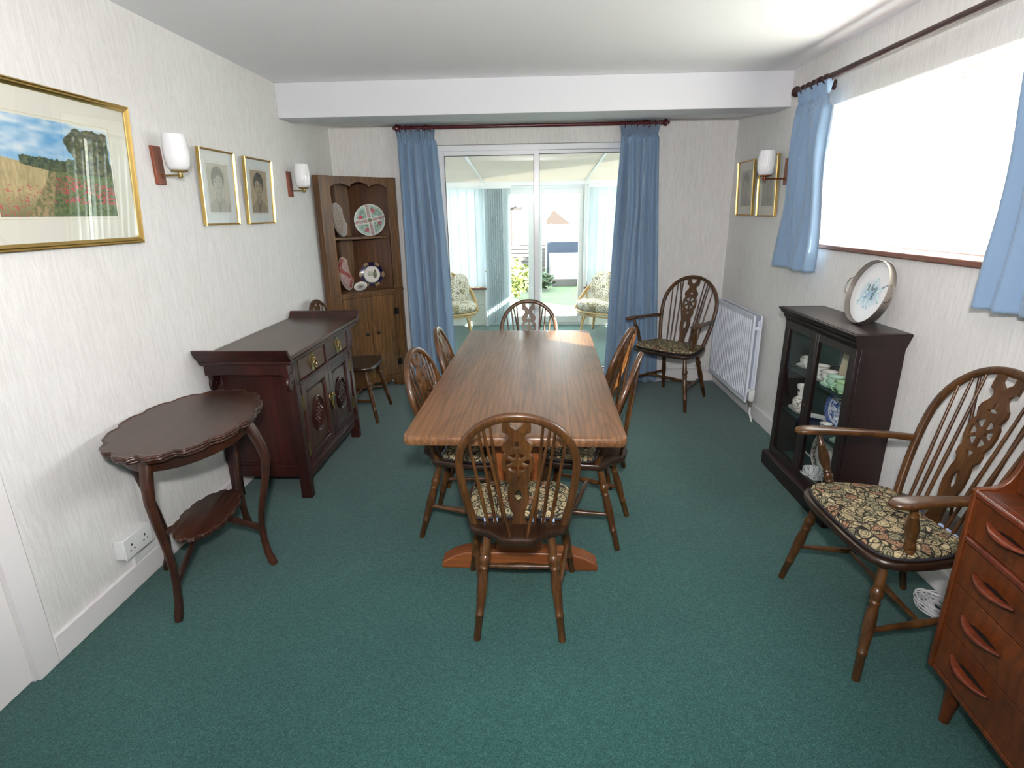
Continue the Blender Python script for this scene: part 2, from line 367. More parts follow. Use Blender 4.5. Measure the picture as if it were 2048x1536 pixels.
def flat_shape(m, outline, holes, th, fn):
    """2-D outline with holes, extruded by th, mapped by fn(x, y, w) and added to mesh builder m"""
    cu = bpy.data.curves.new('tmp', 'CURVE'); cu.dimensions = '2D'; cu.fill_mode = 'BOTH'; cu.extrude = th/2
    for poly in [outline]+holes:
        sp = cu.splines.new('POLY'); sp.points.add(len(poly)-1); sp.use_cyclic_u = True
        for i, (x, y) in enumerate(poly): sp.points[i].co = (x, y, 0, 1)
    o = bpy.data.objects.new('tmp', cu); C.objects.link(o)
    dg = bpy.context.evaluated_depsgraph_get(); dg.update(); me = o.evaluated_get(dg).to_mesh()
    m.add([fn(v.co.x, v.co.y, v.co.z) for v in me.vertices], [tuple(p.vertices) for p in me.polygons])
    o.evaluated_get(dg).to_mesh_clear(); bpy.data.objects.remove(o); bpy.data.curves.remove(cu)
def interp(pts, t):
    for (a, x), (b, y) in zip(pts, pts[1:]):
        if t <= b: return x+(y-x)*(t-a)/(b-a) if b > a else y
    return pts[-1][1]

XL, XR, YB, ZC = -1.755, 1.71, 5.09, 2.415
YN = -1.7
# ================================================================== SETTING
struct(B(((XL-.1, YN-.1, -.12), (XR+.1, YB+.02, 0))).build('floor', 'carpet', smooth=0))
struct(B(((XL-.3, YN-.3, ZC), (XR+.3, 4.2, ZC+.15))).build('ceiling', 'ceiling', smooth=0))
m = MB(); m.prism([(4.2, 2.20), (YB+.06, 2.285), (YB+.06, ZC+.15), (4.2, ZC+.15)], lambda u, v, w_: (w_, u, v), XL-.3, XR+.3)
struct(m.build('ceiling_rear', 'ceiling', smooth=0)).name = 'ceiling.001'
struct(B(((XL, 4.10, 2.195), (XR, 4.34, ZC))).build('trim_1', 'beam', bevel=.004))
# left wall with door opening (y .62..1.49, z 0..2.0)
struct(B(((XL-.3, YN-.3, 0), (XL, .64, ZC)), ((XL-.3, 1.475, 0), (XL, YB+.3, ZC)), ((XL-.3, .64, 2.0), (XL, 1.475, ZC))).build('wall_left', 'wallpaper', smooth=0))
# right wall with window opening
WY0, WY1, WZ0, WZ1 = 1.98, 3.525, 1.345, 2.112
struct(B(((XR, YN-.3, 0), (XR+.3, WY0, ZC)), ((XR, WY1, 0), (XR+.3, YB+.3, ZC)), ((XR, WY0, 0), (XR+.3, WY1, WZ0)), ((XR, WY0, WZ1), (XR+.3, WY1, ZC))).build('wall_right', 'wallpaper', smooth=0))
DX0, DX1, DZ = -.86, .93, 2.115
struct(B(((XL, YB, 0), (DX0, YB+.26, 2.6)), ((DX1, YB, 0), (XR, YB+.26, 2.6)), ((DX0, YB, DZ), (DX1, YB+.26, 2.6))).build('wall_back', 'wallpaper', smooth=0))
struct(B(((XL-.3, YN-.3, 0), (XR+.3, YN, ZC))).build('wall_front', 'wallpaper', smooth=0))
# window reveal lining
t = .004
struct(B(((XR+.002, WY0, WZ1-t), (XR+.3, WY1, WZ1)), ((XR+.002, WY1-t, WZ0), (XR+.3, WY1, WZ1)), ((XR+.002, WY0, WZ0), (XR+.3, WY0+t, WZ1))).build('trim_2', 'white', smooth=0))
struct(B(((XR-.025, WY0-.03, WZ0-.022), (XR+.199, WY1+.012, WZ0+.004))).build('trim_3', 'sill', bevel=.006))
# skirtings
SKH = .105
struct(B(((XL, 1.565, 0), (XL+.018, YB, SKH))).build('baseboard_left', 'white', bevel=.004))
struct(B(((XR-.018, YN, 0), (XR, YB, SKH))).build('baseboard_right', 'white', bevel=.004))
struct(B(((DX1+.01, YB-.018, 0), (XR-.018, YB, SKH)), ((XL+.018, YB-.018, 0), (DX0-.01, YB, SKH))).build('baseboard_back', 'white', bevel=.004))
# door on left wall
d = struct(B(((XL-.05, .64, .006), (XL-.004, 1.4785, 1.99))).build('door_1', 'white', bevel=.002))
B(((XL-.012, 1.478, 0), (XL+.018, 1.565, 2.07)), ((XL-.012, .55, 0), (XL+.018, .64, 2.07)), ((XL-.012, .55, 1.99), (XL+.018, 1.565, 2.07)), ((XL-.3, 1.4785, 0), (XL-.062, 1.49, 1.99))).build('door_frame', 'white', d, bevel=.004)
m = MB()
m.lathe((XL-.008, 1.478, .225), (XL-.008, 1.478, .325), [(0, .006), (1, .006)], 10); m.box((XL-.014, 1.455, .23), (XL-.010, 1.50, .32))
for z in (.25, .275, .30): m.lathe((XL-.008, 1.478, z-.002), (XL-.008, 1.478, z+.002), [(0, .0072), (1, .0072)], 10)
m.build('hinge', 'white', d)

# ---------------- side window (right wall)
wd = struct(B(((XR+.20, WY0, WZ0), (XR+.25, WY1, WZ0+.05)), ((XR+.20, WY0, WZ1-.05), (XR+.25, WY1, WZ1)), ((XR+.20, WY0, WZ0), (XR+.25, WY0+.05, WZ1)), ((XR+.20, WY1-.05, WZ0), (XR+.25, WY1, WZ1)), ((XR+.20, 2.47, WZ0), (XR+.25, 2.52, WZ1))).build('window_1', 'upvc', bevel=.004))
B(((XR+.222, WY0+.05, WZ0+.05), (XR+.226, 2.47, WZ1-.05)), ((XR+.222, 2.52, WZ0+.05), (XR+.226, WY1-.05, WZ1-.05))).build('pane', 'pane', wd, smooth=0)
B(((XR+.185, 2.25, WZ0+.055), (XR+.20, 2.28, WZ0+.085)), ((XR+.17, 2.22, WZ0+.07), (XR+.185, 2.40, WZ0+.082))).build('window_handle', 'upvc', wd, bevel=.003)
# net curtain
nc = thing('net_curtain', 'sheer white net curtain with lace top hanging inside the side window', 'net curtain', (XR+.13, (WY0+WY1)/2, WZ0+.03))
MB().grid(lambda u, v: (XR+.13+.010*math.sin(u*2*PI*26)+.004*math.sin(u*47), WY0+.03+u*(WY1-WY0-.06), WZ0+.035+v*(WZ1-WZ0-.07)), 220, 4).build('net_fabric', 'net', nc, smooth=60)
MB().tube([(XR+.13, WY0+.01, WZ1-.035), (XR+.13, WY1-.01, WZ1-.035)], .006, 8).build('net_wire', 'upvc', nc)

# ---------------- sliding patio door
pd = struct(B(((DX0, YB+.06, 0), (DX0+.055, YB+.15, DZ)), ((DX1-.055, YB+.06, 0), (DX1, YB+.15, DZ)), ((DX0, YB+.06, DZ-.045), (DX1, YB+.15, DZ)), ((DX0, YB+.06, 0), (DX1, YB+.15, .035))).build('door_2', 'upvc', bevel=.003))
B(((DX0+.05, YB+.065, .035), (-.775, YB+.105, DZ-.045)), ((.004, YB+.065, .035), (.052, YB+.105, DZ-.045)), ((-.775, YB+.065, 2.03), (.004, YB+.105, DZ-.045)), ((-.775, YB+.065, .035), (.004, YB+.105, .10))).build('sliding_frame', 'upvc', pd, bevel=.003)
B(((.052, YB+.108, 2.04), (DX1-.055, YB+.145, DZ-.045)), ((.052, YB+.108, .035), (DX1-.055, YB+.145, .10)), ((.01, YB+.108, .035), (.056, YB+.145, DZ-.045)), ((DX1-.11, YB+.108, .035), (DX1-.055, YB+.145, DZ-.045))).build('fixed_frame', 'upvc', pd, bevel=.003)
g = .004
def gasket(x0, x1, z0, z1, y): return B(((x0, y, z0), (x0+g, y+.01, z1)), ((x1-g, y, z0), (x1, y+.01, z1)), ((x0, y, z1-g), (x1, y+.01, z1)), ((x0, y, z0), (x1, y+.01, z0+g)))
gasket(-.777, .006, .098, 2.032, YB+.06).build('gasket', 'black', pd, smooth=0)
gasket(.05, DX1-.108, .098, 2.042, YB+.103).build('gasket', 'black', pd, smooth=0)
B(((-.775, YB+.083, .10), (.004, YB+.087, 2.03))).build('pane', 'pane', pd, smooth=0)
B(((.052, YB+.125, .10), (DX1-.11, YB+.129, 2.04))).build('pane', 'pane', pd, smooth=0)
B(((-.83, YB+.045, .93), (-.805, YB+.065, 1.10)), ((-.835, YB+.03, .95), (-.80, YB+.045, .975))).build('door_handle', 'upvc', pd, bevel=.003)

# ================================================================== CONSERVATORY
CY, CX = 7.85, 1.95
struct(B(((-CX-.15, YB+.02, -.12), (CX+.15, CY+.12, 0))).build('floor_conservatory', 'carpet', smooth=0)).name = 'floor.001'
EZ = 1.915
# dwarf walls
struct(B(((-CX, CY, 0), (-.70, CY+.12, .52))).build('wall_conservatory_left', 'brick', smooth=0))
struct(B(((.72, CY, 0), (CX, CY+.12, .52))).build('wall_conservatory_right', 'brick', smooth=0))
struct(B(((-CX-.12, YB+.26, 0), (-CX, CY+.12, .52))).build('wall_conservatory_side_left', 'brick', smooth=0))
struct(B(((CX, YB+.26, 0), (CX+.12, CY+.12, .52))).build('wall_conservatory_side_right', 'brick', smooth=0))
struct(B(((-CX, CY-.06, .52), (-.655, CY+.02, .548))).build('trim_4', 'sill', bevel=.004))
struct(B(((.70, CY-.06, .52), (CX, CY+.02, .548))).build('trim_5', 'sill', bevel=.004))
def winframe(name, x0, x1, y, z0, z1, n, alongx=True, X=0):
    f = MB(); wv = .05
    def bx(a, b, za, zb, o=0):
        if alongx: f.box((a, y, za), (b, y+.06, zb))
        else: f.box((y, a, za), (y+.06, b, zb))
    bx(x0, x1, z0, z0+wv, 0); bx(x0, x1, z1-wv, z1)
    for i in range(n+1):
        xc = x0+(x1-x0-wv)*i/n; bx(xc, xc+wv, z0, z1)
    o = struct(f.build(name, 'upvc', bevel=.003)); g_ = MB()
    for i in range(n):
        a = x0+(x1-x0-wv)*i/n+wv; bq = x0+(x1-x0-wv)*(i+1)/n
        if alongx: g_.box((a, y+.028, z0+wv), (bq, y+.032, z1-wv))
        else: g_.box((y+.028, a, z0+wv), (y+.032, bq, z1-wv))
    g_.build('pane', 'pane', o, smooth=0)
    return o
winframe('window_2', -CX, -.70, CY+.03, .55, EZ, 2)
winframe('window_3', .74, CX, CY+.03, .55, EZ, 2)
winframe('window_4', YB+.27, CY+.03, -CX-.09, .52, EZ, 3, False)
winframe('window_5', YB+.27, CY+.03, CX+.03, .52, EZ, 3, False)
# french doors
fd = struct(B(((-.70, CY, 0), (-.635, CY+.07, EZ)), ((.675, CY, 0), (.74, CY+.07, EZ)), ((-.70, CY, EZ-.06), (.74, CY+.07, EZ)), ((-.70, CY, 0), (.74, CY+.07, .04))).build('door_3', 'upvc', bevel=.004))
def leaf(x0, x1, p0, p1):
    lf = B(((x0, CY-.01, .04), (p0, CY+.05, EZ-.06)), ((p1, CY-.01, .04), (x1, CY+.05, EZ-.06)), ((p0, CY-.01, .04), (p1, CY+.05, .132)), ((p0, CY-.01, 1.792), (p1, CY+.05, EZ-.06))).build('door_leaf', 'upvc', fd, bevel=.004)
    B(((p0, CY+.018, .132), (p1, CY+.022, 1.792))).build('pane', 'pane', lf, smooth=0)
leaf(-.635, .02, -.56, -.07); leaf(.022, .675, .12, .62)
m = MB(); m.lathe((-.66, CY-.005, .775), (-.66, CY-.035, .775), [(0, .028), (.5, .026), (1, .015)], 16)
m.tube([(-.75, CY-.04, .77), (-.70, CY-.045, .775), (-.62, CY-.045, .775), (-.575, CY-.04, .77)], [.008, .011, .011, .008], 10)
m.build('door_handle', 'brass', fd)
# posts + eaves
struct(B(((-.685, CY-.05, 0), (-.635, CY, EZ)), ((.685, CY-.05, 0), (.73, CY, EZ))).build('trim_6', 'upvc', bevel=.004))
struct(B(((-CX-.12, CY-.06, EZ-.02), (CX+.12, CY+.12, EZ+.05))).build('trim_7', 'upvc', bevel=.006))
# lean-to roof
zr = lambda y: EZ+.03+(7.85-y)*.072
for i, (a, bq) in enumerate(((-CX-.12, -.665), (-.665, .70), (.70, CX+.12))):
    mm = MB(); mm.prism([(YB+.26, zr(YB+.26)), (CY+.1, zr(CY+.1)), (CY+.1, zr(CY+.1)+.02), (YB+.26, zr(YB+.26)+.02)], lambda u, v, w_: (w_, u, v), a+.01, bq-.01)
    o = struct(mm.build('ceiling', 'roofsheet', smooth=0)); o.name = 'ceiling.00%d' % (i+2)
for xb in (-.665, .70):
    mm = MB(); mm.prism([(YB+.26, zr(YB+.26)-.012), (CY, zr(CY)-.012), (CY, zr(CY)+.03), (YB+.26, zr(YB+.26)+.03)], lambda u, v, w_: (w_, u, v), xb-.011, xb+.011)
    struct(mm.build('trim_8' if xb < 0 else 'trim_9', 'upvc', bevel=.002))

# vertical blinds
def blind(label, group, slots, y=None, x=None, z0=.57, z1=1.86, wd_=.12):
    """slots: list of (position along the run, slat yaw)"""
    ps = [p for p, a in slots]; mid = sum(ps)/len(ps)
    b_ = thing('vertical_blind', label, 'blind', (mid, y, z0) if y is not None else (x, mid, z0), 0, group)
    if y is not None: B(((min(ps)-.07, y-.02, z1), (max(ps)+.07, y+.02, z1+.035))).build('headrail', 'upvc', b_)
    else: B(((x-.02, min(ps)-.07, z1), (x+.02, max(ps)+.07, z1+.035))).build('headrail', 'upvc', b_)
    if x is not None:
        sg = 1 if x > 0 else -1
        for q in (min(ps), max(ps)): B(((x, q-.01, z1+.01), (sg*(CX+.03), q+.01, z1+.03))).build('bracket', 'upvc', b_)
    for p, a in slots:
        ca, sa = math.cos(a)*wd_/2, math.sin(a)*wd_/2; n_ = Vector((-math.sin(a), math.cos(a), 0))
        c0 = Vector((p, y, 0)) if y is not None else Vector((x, p, 0))
        def fn(u, v): 
            k = 2*u-1; q = c0+Vector((ca*k, sa*k, 0))+n_*(.006*(1-k*k)); return (q.x, q.y, z0+v*(z1-z0))
        MB().grid(fn, 6, 1).build('slat', 'blind', b_, smooth=60)
blind('closed pale vertical blind over left conservatory window beside the doors', 'conservatory blinds', [(-1.86+.113*i, .14) for i in range(11)], y=CY-.10)
blind('closed pale vertical blind over right conservatory window behind the cane sofa', 'conservatory blinds', [(.80+.113*i, -.2) for i in range(10)], y=CY-.10)
blind('gathered pale green vertical blind drawn to left of the garden doors', 'conservatory blinds', [(-.60+.030*i, .55) for i in range(9)], y=CY-.16, z0=.04, z1=1.86)
blind('half open vertical blind along right side window of conservatory', 'conservatory blinds', [(YB+.42+.118*i, 1.15) for i in range(19)], x=CX-.12)
blind('half open vertical blind along left side window of conservatory', 'conservatory blinds', [(YB+.42+.118*i, 1.45) for i in range(19)], x=-CX+.12)

# ================================================================== CHAIRS
def outline_half(pts):  # right half from front centre to back centre -> full loop
    return pts+[(-x, y) for x, y in reversed(pts) if x > 1e-6]
def loft(m, loop, rings, fn=None):
    cx = sum(p[0] for p in loop)/len(loop); cy = sum(p[1] for p in loop)/len(loop); n = len(loop); vs = []
    for s_, z in rings:
        for x, y in loop: vs.append((cx+(x-cx)*s_, cy+(y-cy)*s_, z))
    k = len(rings); fs = [(j*n+i, j*n+(i+1) % n, (j+1)*n+(i+1) % n, (j+1)*n+i) for j in range(k-1) for i in range(n)]
    fs += [tuple(range(n))[::-1], tuple(range((k-1)*n, k*n))]
    return m.add([fn(*v) if fn else v for v in vs], fs)
def smooth_loop(loop, it=2):
    for _ in range(it):
        out = []
        for i in range(len(loop)):
            a, b_ = loop[i], loop[(i+1) % len(loop)]
            out += [(a[0]*.75+b_[0]*.25, a[1]*.75+b_[1]*.25), (a[0]*.25+b_[0]*.75, a[1]*.25+b_[1]*.75)]
        loop = out
    return loop
LEG = [(0, .0118), (.012, .0135), (.22, .0142), (.226, .0168), (.245, .0168), (.252, .0142), (.34, .0165), (.47, .0198), (.58, .0178), (.635, .0142), (.65, .018), (.662, .018), (.672, .0145), (.69, .0155), (.72, .021), (.745, .0215), (.77, .018), (.785, .0148), (.80, .0172), (.815, .0165), (.9, .0155), (1, .0135)]
STR = [(0, .0085), (.25, .0105), (.5, .0145), (.75, .0105), (1, .0085)]
def sweep(m, pts, hw, ht, up=(0, 0, 1), seg=14):
    pts = [Vector(p) for p in pts]; n = len(pts); vs = []; up = Vector(up)
    for i, p in enumerate(pts):
        d_ = (pts[min(i+1, n-1)]-pts[max(i-1, 0)]).normalized(); s_ = d_.cross(up).normalized(); t_ = s_.cross(d_)
        for k in range(seg):
            a = 2*PI*k/seg; ct, st = math.cos(a), math.sin(a)
            vs.append(p+s_*hw[i]*math.copysign(abs(ct)**.6, ct)+t_*ht[i]*math.copysign(abs(st)**.6, st))
    fs = [(j*seg+i, j*seg+(i+1) % seg, (j+1)*seg+(i+1) % seg, (j+1)*seg+i) for j in range(n-1) for i in range(seg)]
    fs += [tuple(range(seg))[::-1], tuple(range((n-1)*seg, n*seg))]
    return m.add(vs, fs)
SPL = [(0, .029), (.05, .024), (.10, .021), (.16, .024), (.22, .033), (.28, .038), (.36, .037), (.41, .031), (.435, .033), (.46, .044), (.50, .045), (.525, .040), (.545, .044), (.575, .052), (.63, .055), (.685, .052), (.715, .041), (.735, .046), (.765, .052), (.80, .048), (.825, .036), (.85, .028), (.875, .027), (.895, .034), (.905, .047), (.95, .048), (1.0, .047)]
def make_chair(name, label, cat, group, arm=False):
    P = dict(w0=.165, w=.215, zt=.935, zm=.72, z0=.44, by=-.105, lean=.31)
    seat = outline_half([(0, .205), (.10, .203), (.17, .192), (.207, .160), (.216, .11), (.210, .02), (.196, -.06), (.184, -.125), (.162, -.142), (.115, -.158), (.078, -.19), (.058, -.214), (0, -.216)])
    feet = [((.162, -.215, 0), (.118, -.105, .41)), ((-.162, -.215, 0), (-.118, -.105, .41)), ((.225, .215, 0), (.160, .135, .41)), ((-.225, .215, 0), (-.160, .135, .41))]
    sx, ts = 1.0, .43
    if arm:
        P = dict(w0=.195, w=.256, zt=1.025, zm=.77, z0=.455, by=-.135, lean=.29)
        seat = outline_half([(0, .245), (.13, .243), (.215, .230), (.262, .190), (.274, .12), (.266, .02), (.244, -.07), (.220, -.155), (.195, -.174), (.14, -.19), (.088, -.225), (.066, -.25), (0, -.252)])
        feet = [((.2, -.25, 0), (.15, -.13, .425)), ((-.2, -.25, 0), (-.15, -.13, .425)), ((.28, .23, 0), (.205, .16, .425)), ((-.28, .23, 0), (-.205, .16, .425))]
        sx, ts = 1.12, .445
    zb = P['z0']-.034
    lean = lambda z: P['by']-(z-P['z0'])*P['lean']
    t_ = thing(name, label, cat, (0, 0, 0), 0, group)
    loop = smooth_loop(seat, 1)
    m = MB(); loft(m, loop, [(.94, zb), (.985, zb+.006), (1, zb+.014), (1, P['z0']-.008), (.985, P['z0']-.002), (.95, P['z0']), (.80, P['z0'])])
    m.build('seat', 'elm_seat', t_, local=True, smooth=40)
    for a, b_ in feet:
        MB().lathe(a, b_, LEG, 14).build('leg', 'elm', t_, local=True, smooth=50)
    def on(leg_, f): a, b_ = Vector(leg_[0]), Vector(leg_[1]); return a+(b_-a)*f
    m = MB(); mids = []
    for s_ in (0, 1):
        a, b_ = on(feet[s_], .42), on(feet[s_+2], .42); m.lathe(a, b_, STR, 12).build('stretcher', 'elm', t_, local=True, smooth=50); m = MB(); mids.append((a+b_)/2)
    m.lathe(mids[0], mids[1], STR, 12).build('stretcher', 'elm', t_, local=True, smooth=50)
    # bow
    pts = []
    for i in range(49):
        q = -1+2*i/48; a = abs(q)
        if a > .5:
            u = (1-a)/.5; z = P['z0']-.012+u*(P['zm']-P['z0']+.012); x = P['w0']+(P['w']-.012-P['w0'])*math.sin(u*PI/2)
        else:
            th = a/.5*PI/2; x = (P['w']-.012)*math.sin(th); z = P['zm']+(P['zt']-.014-P['zm'])*math.cos(th)
        pts.append((math.copysign(x, q), lean(z), z))
    def bowz(x):  # height of the bow's centre line above x
        x = abs(x)/(P['w']-.012); return P['zm']+(P['zt']-.014-P['zm'])*math.sqrt(max(0, 1-x*x))
    m = MB(); m.tube(pts, .0125, 12, up=(0, 1, .3), flat=(1.0, 1.12)); m.build('back_bow', 'elm', t_, local=True, smooth=50)
    # spindles
    for s_ in (-1, 1):
        for xb, xt in ((.058, .088), (.088, .128), (.117, .165)):
            xb *= sx*s_; xt *= sx*s_; zt = bowz(xt)-.004
            MB().lathe((xb, lean(P['z0'])+.004, P['z0']-.006), (xt, lean(zt), zt), [(0, .0058), (.3, .0072), (.6, .0062), (1, .0048)], 8).build('spindle', 'elm', t_, local=True, smooth=60)
        xt = .112*sx*s_; zt = bowz(xt)-.006
        MB().lathe((.030*sx*s_, P['by']-.088 if not arm else P['by']-.092, P['z0']-.006), (xt, lean(zt)-.004, zt), [(0, .006), (.4, .0072), (1, .005)], 8).build('brace_spindle', 'elm', t_, local=True, smooth=60)
    # pierced splat
    z0, H = P['z0']-.004, P['zt']-.024-P['z0']
    f = lambda x, y, w_: (x*sx, lean(z0+y*H)+w_, z0+y*H+w_*P['lean'])
    asp = H/.47
    out = [(-hw, t) for t, hw in SPL]+[(hw, t) for t, hw in reversed(SPL)]
    holes = [[(-.021, .992), (.021, .992), (.021, .955), (.006, .93), (0, .905), (-.006, .93), (-.021, .955)],
             [(-.016, .765), (.016, .765), (.015, .778), (.0055, .785), (.006, .825), (-.006, .825), (-.0055, .785), (-.015, .778)],
             [(-.015, .505), (.015, .505), (.006, .475), (0, .445), (-.006, .475)],
             [(0, .375), (.011, .345), (.0145, .31), (.010, .265), (0, .235), (-.010, .265), (-.0145, .31), (-.011, .345)]]
    cyw = .63; ry = 1/.47
    for k in range(6):
        a0 = PI/2+k*PI/3; poly = []
        da = math.radians(60)/2
        amid = a0+da
        for q in range(6):
            a = amid-math.radians(23)+math.radians(46)*q/5; poly.append((.042*math.cos(a), cyw+.042*math.sin(a)*ry))
        for q in range(3):
            a = amid+math.radians(14)-math.radians(28)*q/2; poly.append((.016*math.cos(a), cyw+.016*math.sin(a)*ry))
        holes.append(poly)
    m = MB(); flat_shape(m, out, holes, .011, f); m.build('splat', 'elm', t_, local=True, smooth=30)
    # tied cushion
    cl = [(x*.93, .012+y*.86 if y > 0 else .012+y*.80) for x, y in outline_half([p for p in seat[:len(seat)//2+1] if p[1] > P['by']-.03]+[(.08, P['by']+.0)])]
    cl = smooth_loop(cl, 2); m = MB(); z = P['z0']+.0005
    loft(m, cl, [(.95, z), (1.0, z+.006), (1.012, z+.014), (.99, z+.024), (.93, z+.031), (.8, z+.034), (.5, z+.035), (.2, z+.0355)])
    cu = m.build('seat_cushion', 'tape', t_, local=True, smooth=80)
    m = MB(); pr = [(x*1.0, y) for x, y in cl]; cx = sum(p[0] for p in pr)/len(pr); cy = sum(p[1] for p in pr)/len(pr)
    m.tube([(cx+(x-cx)*1.012, cy+(y-cy)*1.012, z+.006) for x, y in pr], .0045, 6, closed=True); m.build('cushion_piping', 'navy', cu, local=True)
    m = MB()
    for s_ in (-1, 1):
        for q in range(3): m.box((s_*(.055+.035*q)-.008, lean(P['z0'])+.006, P['z0']+.002), (s_*(.055+.035*q)+.008, lean(P['z0'])+.014, P['z0']+.013))
    m.build('cushion_tie', 'lace', cu, local=True)
    if arm:
        for s_ in (-1, 1):
            zj = .675; p_ = [(s_*.245, lean(zj)+.004, zj), (s_*.262, -.12, .680), (s_*.275, -.02, .685), (s_*.284, .07, .689), (s_*.290, .13, .691), (s_*.294, .18, .692), (s_*.296, .215, .691), (s_*.296, .240, .689), (s_*.296, .252, .687)]
            m = MB(); sweep(m, p_, [.014, .016, .019, .023, .028, .033, .034, .025, .010], [.014, .013, .012, .012, .012, .0125, .012, .010, .005])
            m.build('arm', 'elm', t_, local=True, smooth=60)
            MB().lathe((s_*.232, .105, .445), (s_*.283, .165, .684), [(0, .011), (.12, .0125), (.2, .0165), (.22, .0125), (.25, .017), (.30, .017), (.33, .0125), (.36, .0165), (.385, .0125), (.5, .0195), (.6, .021), (.78, .0135), (.8, .0155), (.82, .0115), (1, .009)], 14).build('arm_support', 'elm', t_, local=True, smooth=50)
    return t_
R_ = math.radians
G1 = 'wheelback chairs around the dining table'
ch = make_chair('dining_chair', 'wheelback dining chair nearest the camera, its pierced back towards us at near table end', 'chair', G1)
ch.location = (-.056, 1.92, 0); ch.rotation_euler = (0, 0, R_(-.3)); ROOTM[ch.name] = Matrix.Translation(ch.location) @ Matrix.Rotation(R_(-.3), 4, 'Z')
for x, y, a, l in ((-.332, 2.53, -97, 'wheelback dining chair on left side of the table, nearer of the two there'),
                   (-.302, 3.09, -87, 'wheelback dining chair on left side of the table, further one beside the left blue curtain'),
                   (.240, 2.520, 73, 'wheelback dining chair on right side of the table, nearer of the two there'),
                   (.310, 3.14, 67, 'wheelback dining chair on right side of the table, sunlit further one'),
                   (-.019, 3.854, 184.8, 'wheelback dining chair at far end of the table before the glass doors')):
    dup(ch, (x, y, 0), R_(a), l, G1)
sbc = dup(ch, (-1.432, 4.183, 0), R_(-89), 'wheelback chair with bare wooden seat between the sideboard and corner cabinet', None, skip=('seat_cushion',))
if 'group' in sbc: del sbc['group']
G2 = 'wheelback armchairs along the right side'
ac = make_chair('armchair', 'large wheelback armchair with patterned cushion in front of right wall, beside the drawers', 'armchair', G2, True)
dup(ac, (1.165, 4.56, 0), R_(136.7), 'wheelback armchair in far right corner between blue curtain and radiator', G2)
ac.location = (1.323, 1.832, 0); ac.rotation_euler = (0, 0, R_(91.5)); ROOTM[ac.name] = Matrix.Translation(ac.location) @ Matrix.Rotation(R_(91.5), 4, 'Z')

# ================================================================== DINING TABLE (local axes, long along Y)
tb = thing('dining_table', 'long rectangular oak refectory table on trestle ends in the middle of the room', 'table', (-.0535, 2.84, 0), R_(-1.3))
hw, hl, cr = .4175, .968, .028
loop = []
for sx_, sy_, a0 in ((1, 1, 0), (-1, 1, 90), (-1, -1, 180), (1, -1, 270)):
    for q in range(5):
        a = R_(a0+q*22.5); loop.append((sx_*(hw-cr)+cr*math.cos(a), sy_*(hl-cr)+cr*math.sin(a)))
m = MB(); loft(m, loop, [(.985, .722), (.997, .725), (1, .731), (1, .751), (.997, .757), (.990, .760), (.97, .760), (.93, .760)]); m.build('tabletop', 'oak', tb, local=True, smooth=30)
for yy in (-.66, .66):
    B(((-.30, yy-.035, .672), (.30, yy+.035, .722))).build('bearer', 'oak_leg', tb, local=True, bevel=.006)
    m = MB(); m.prism([(-.11, .06), (.11, .06), (.095, .2), (.085, .36), (.095, .55), (.125, .675), (-.125, .675), (-.095, .55), (-.085, .36), (-.095, .2)], lambda u, v, w_: (u, w_, v), yy-.022, yy+.022)
    m.build('trestle_end', 'oak_leg', tb, local=True, bevel=.005)
    m = MB(); m.prism([(-.355, 0), (.355, 0), (.352, .03), (.30, .062), (.245, .082), (.17, .088), (-.17, .088), (-.245, .082), (-.30, .062), (-.352, .03)], lambda u, v, w_: (u, w_, v), yy-.04, yy+.04)
    ft = m.build('sledge_foot', 'oak_leg', tb, local=True, bevel=.006)
    m = MB()
    for q in (-.075, .045): m.lathe((q, yy-.0405, .045), (q, yy-.044, .045), [(0, .007), (1, .006)], 10)
    m.build('peg', 'oak_leg', ft, local=True)
B(((-.02, -.70, .19), (.02, .70, .27))).build('stretcher_rail', 'oak_leg', tb, local=True, bevel=.006)

# ================================================================== SIDEBOARD (absolute coordinates)
sb = thing('sideboard', 'dark red carved oriental sideboard with upturned ends and brass fittings against left wall', 'sideboard', (-1.5, 3.25, 0))
X0, X1, Y0, Y1, XF = -1.738, -1.245, 2.645, 3.86, -1.285
by0, by1 = 2.795, 3.715
B(((X0, by0+.006, .15), (XF-.012, by1-.006, .80))).build('carcass', 'rose', sb, bevel=.003)
m = MB(); m.box((X0, by0+.03, .205), (XF-.05, by0+.002, .215)); m.build('carcass_moulding', 'rose', sb)
for (x0, x1) in ((X0, X0+.05), (XF-.05, XF)):
    for y0, s_ in ((by0, 1), (by1, -1)):
        m = MB(); a, b_ = y0, y0+.048*s_; lo = y0-.012*s_
        m.add([(x0, a, .80), (x1, a, .80), (x1, b_, .80), (x0, b_, .80), (x0, lo, 0), (x1+(.012 if x1 > -1.4 else 0), lo, 0), (x1+(.012 if x1 > -1.4 else 0), lo+.045*s_, 0), (x0, lo+.045*s_, 0)],
              [(0, 1, 2, 3), (4, 7, 6, 5), (0, 4, 5, 1), (1, 5, 6, 2), (2, 6, 7, 3), (3, 7, 4, 0)])
        m.build('leg', 'rose', sb, bevel=.003)
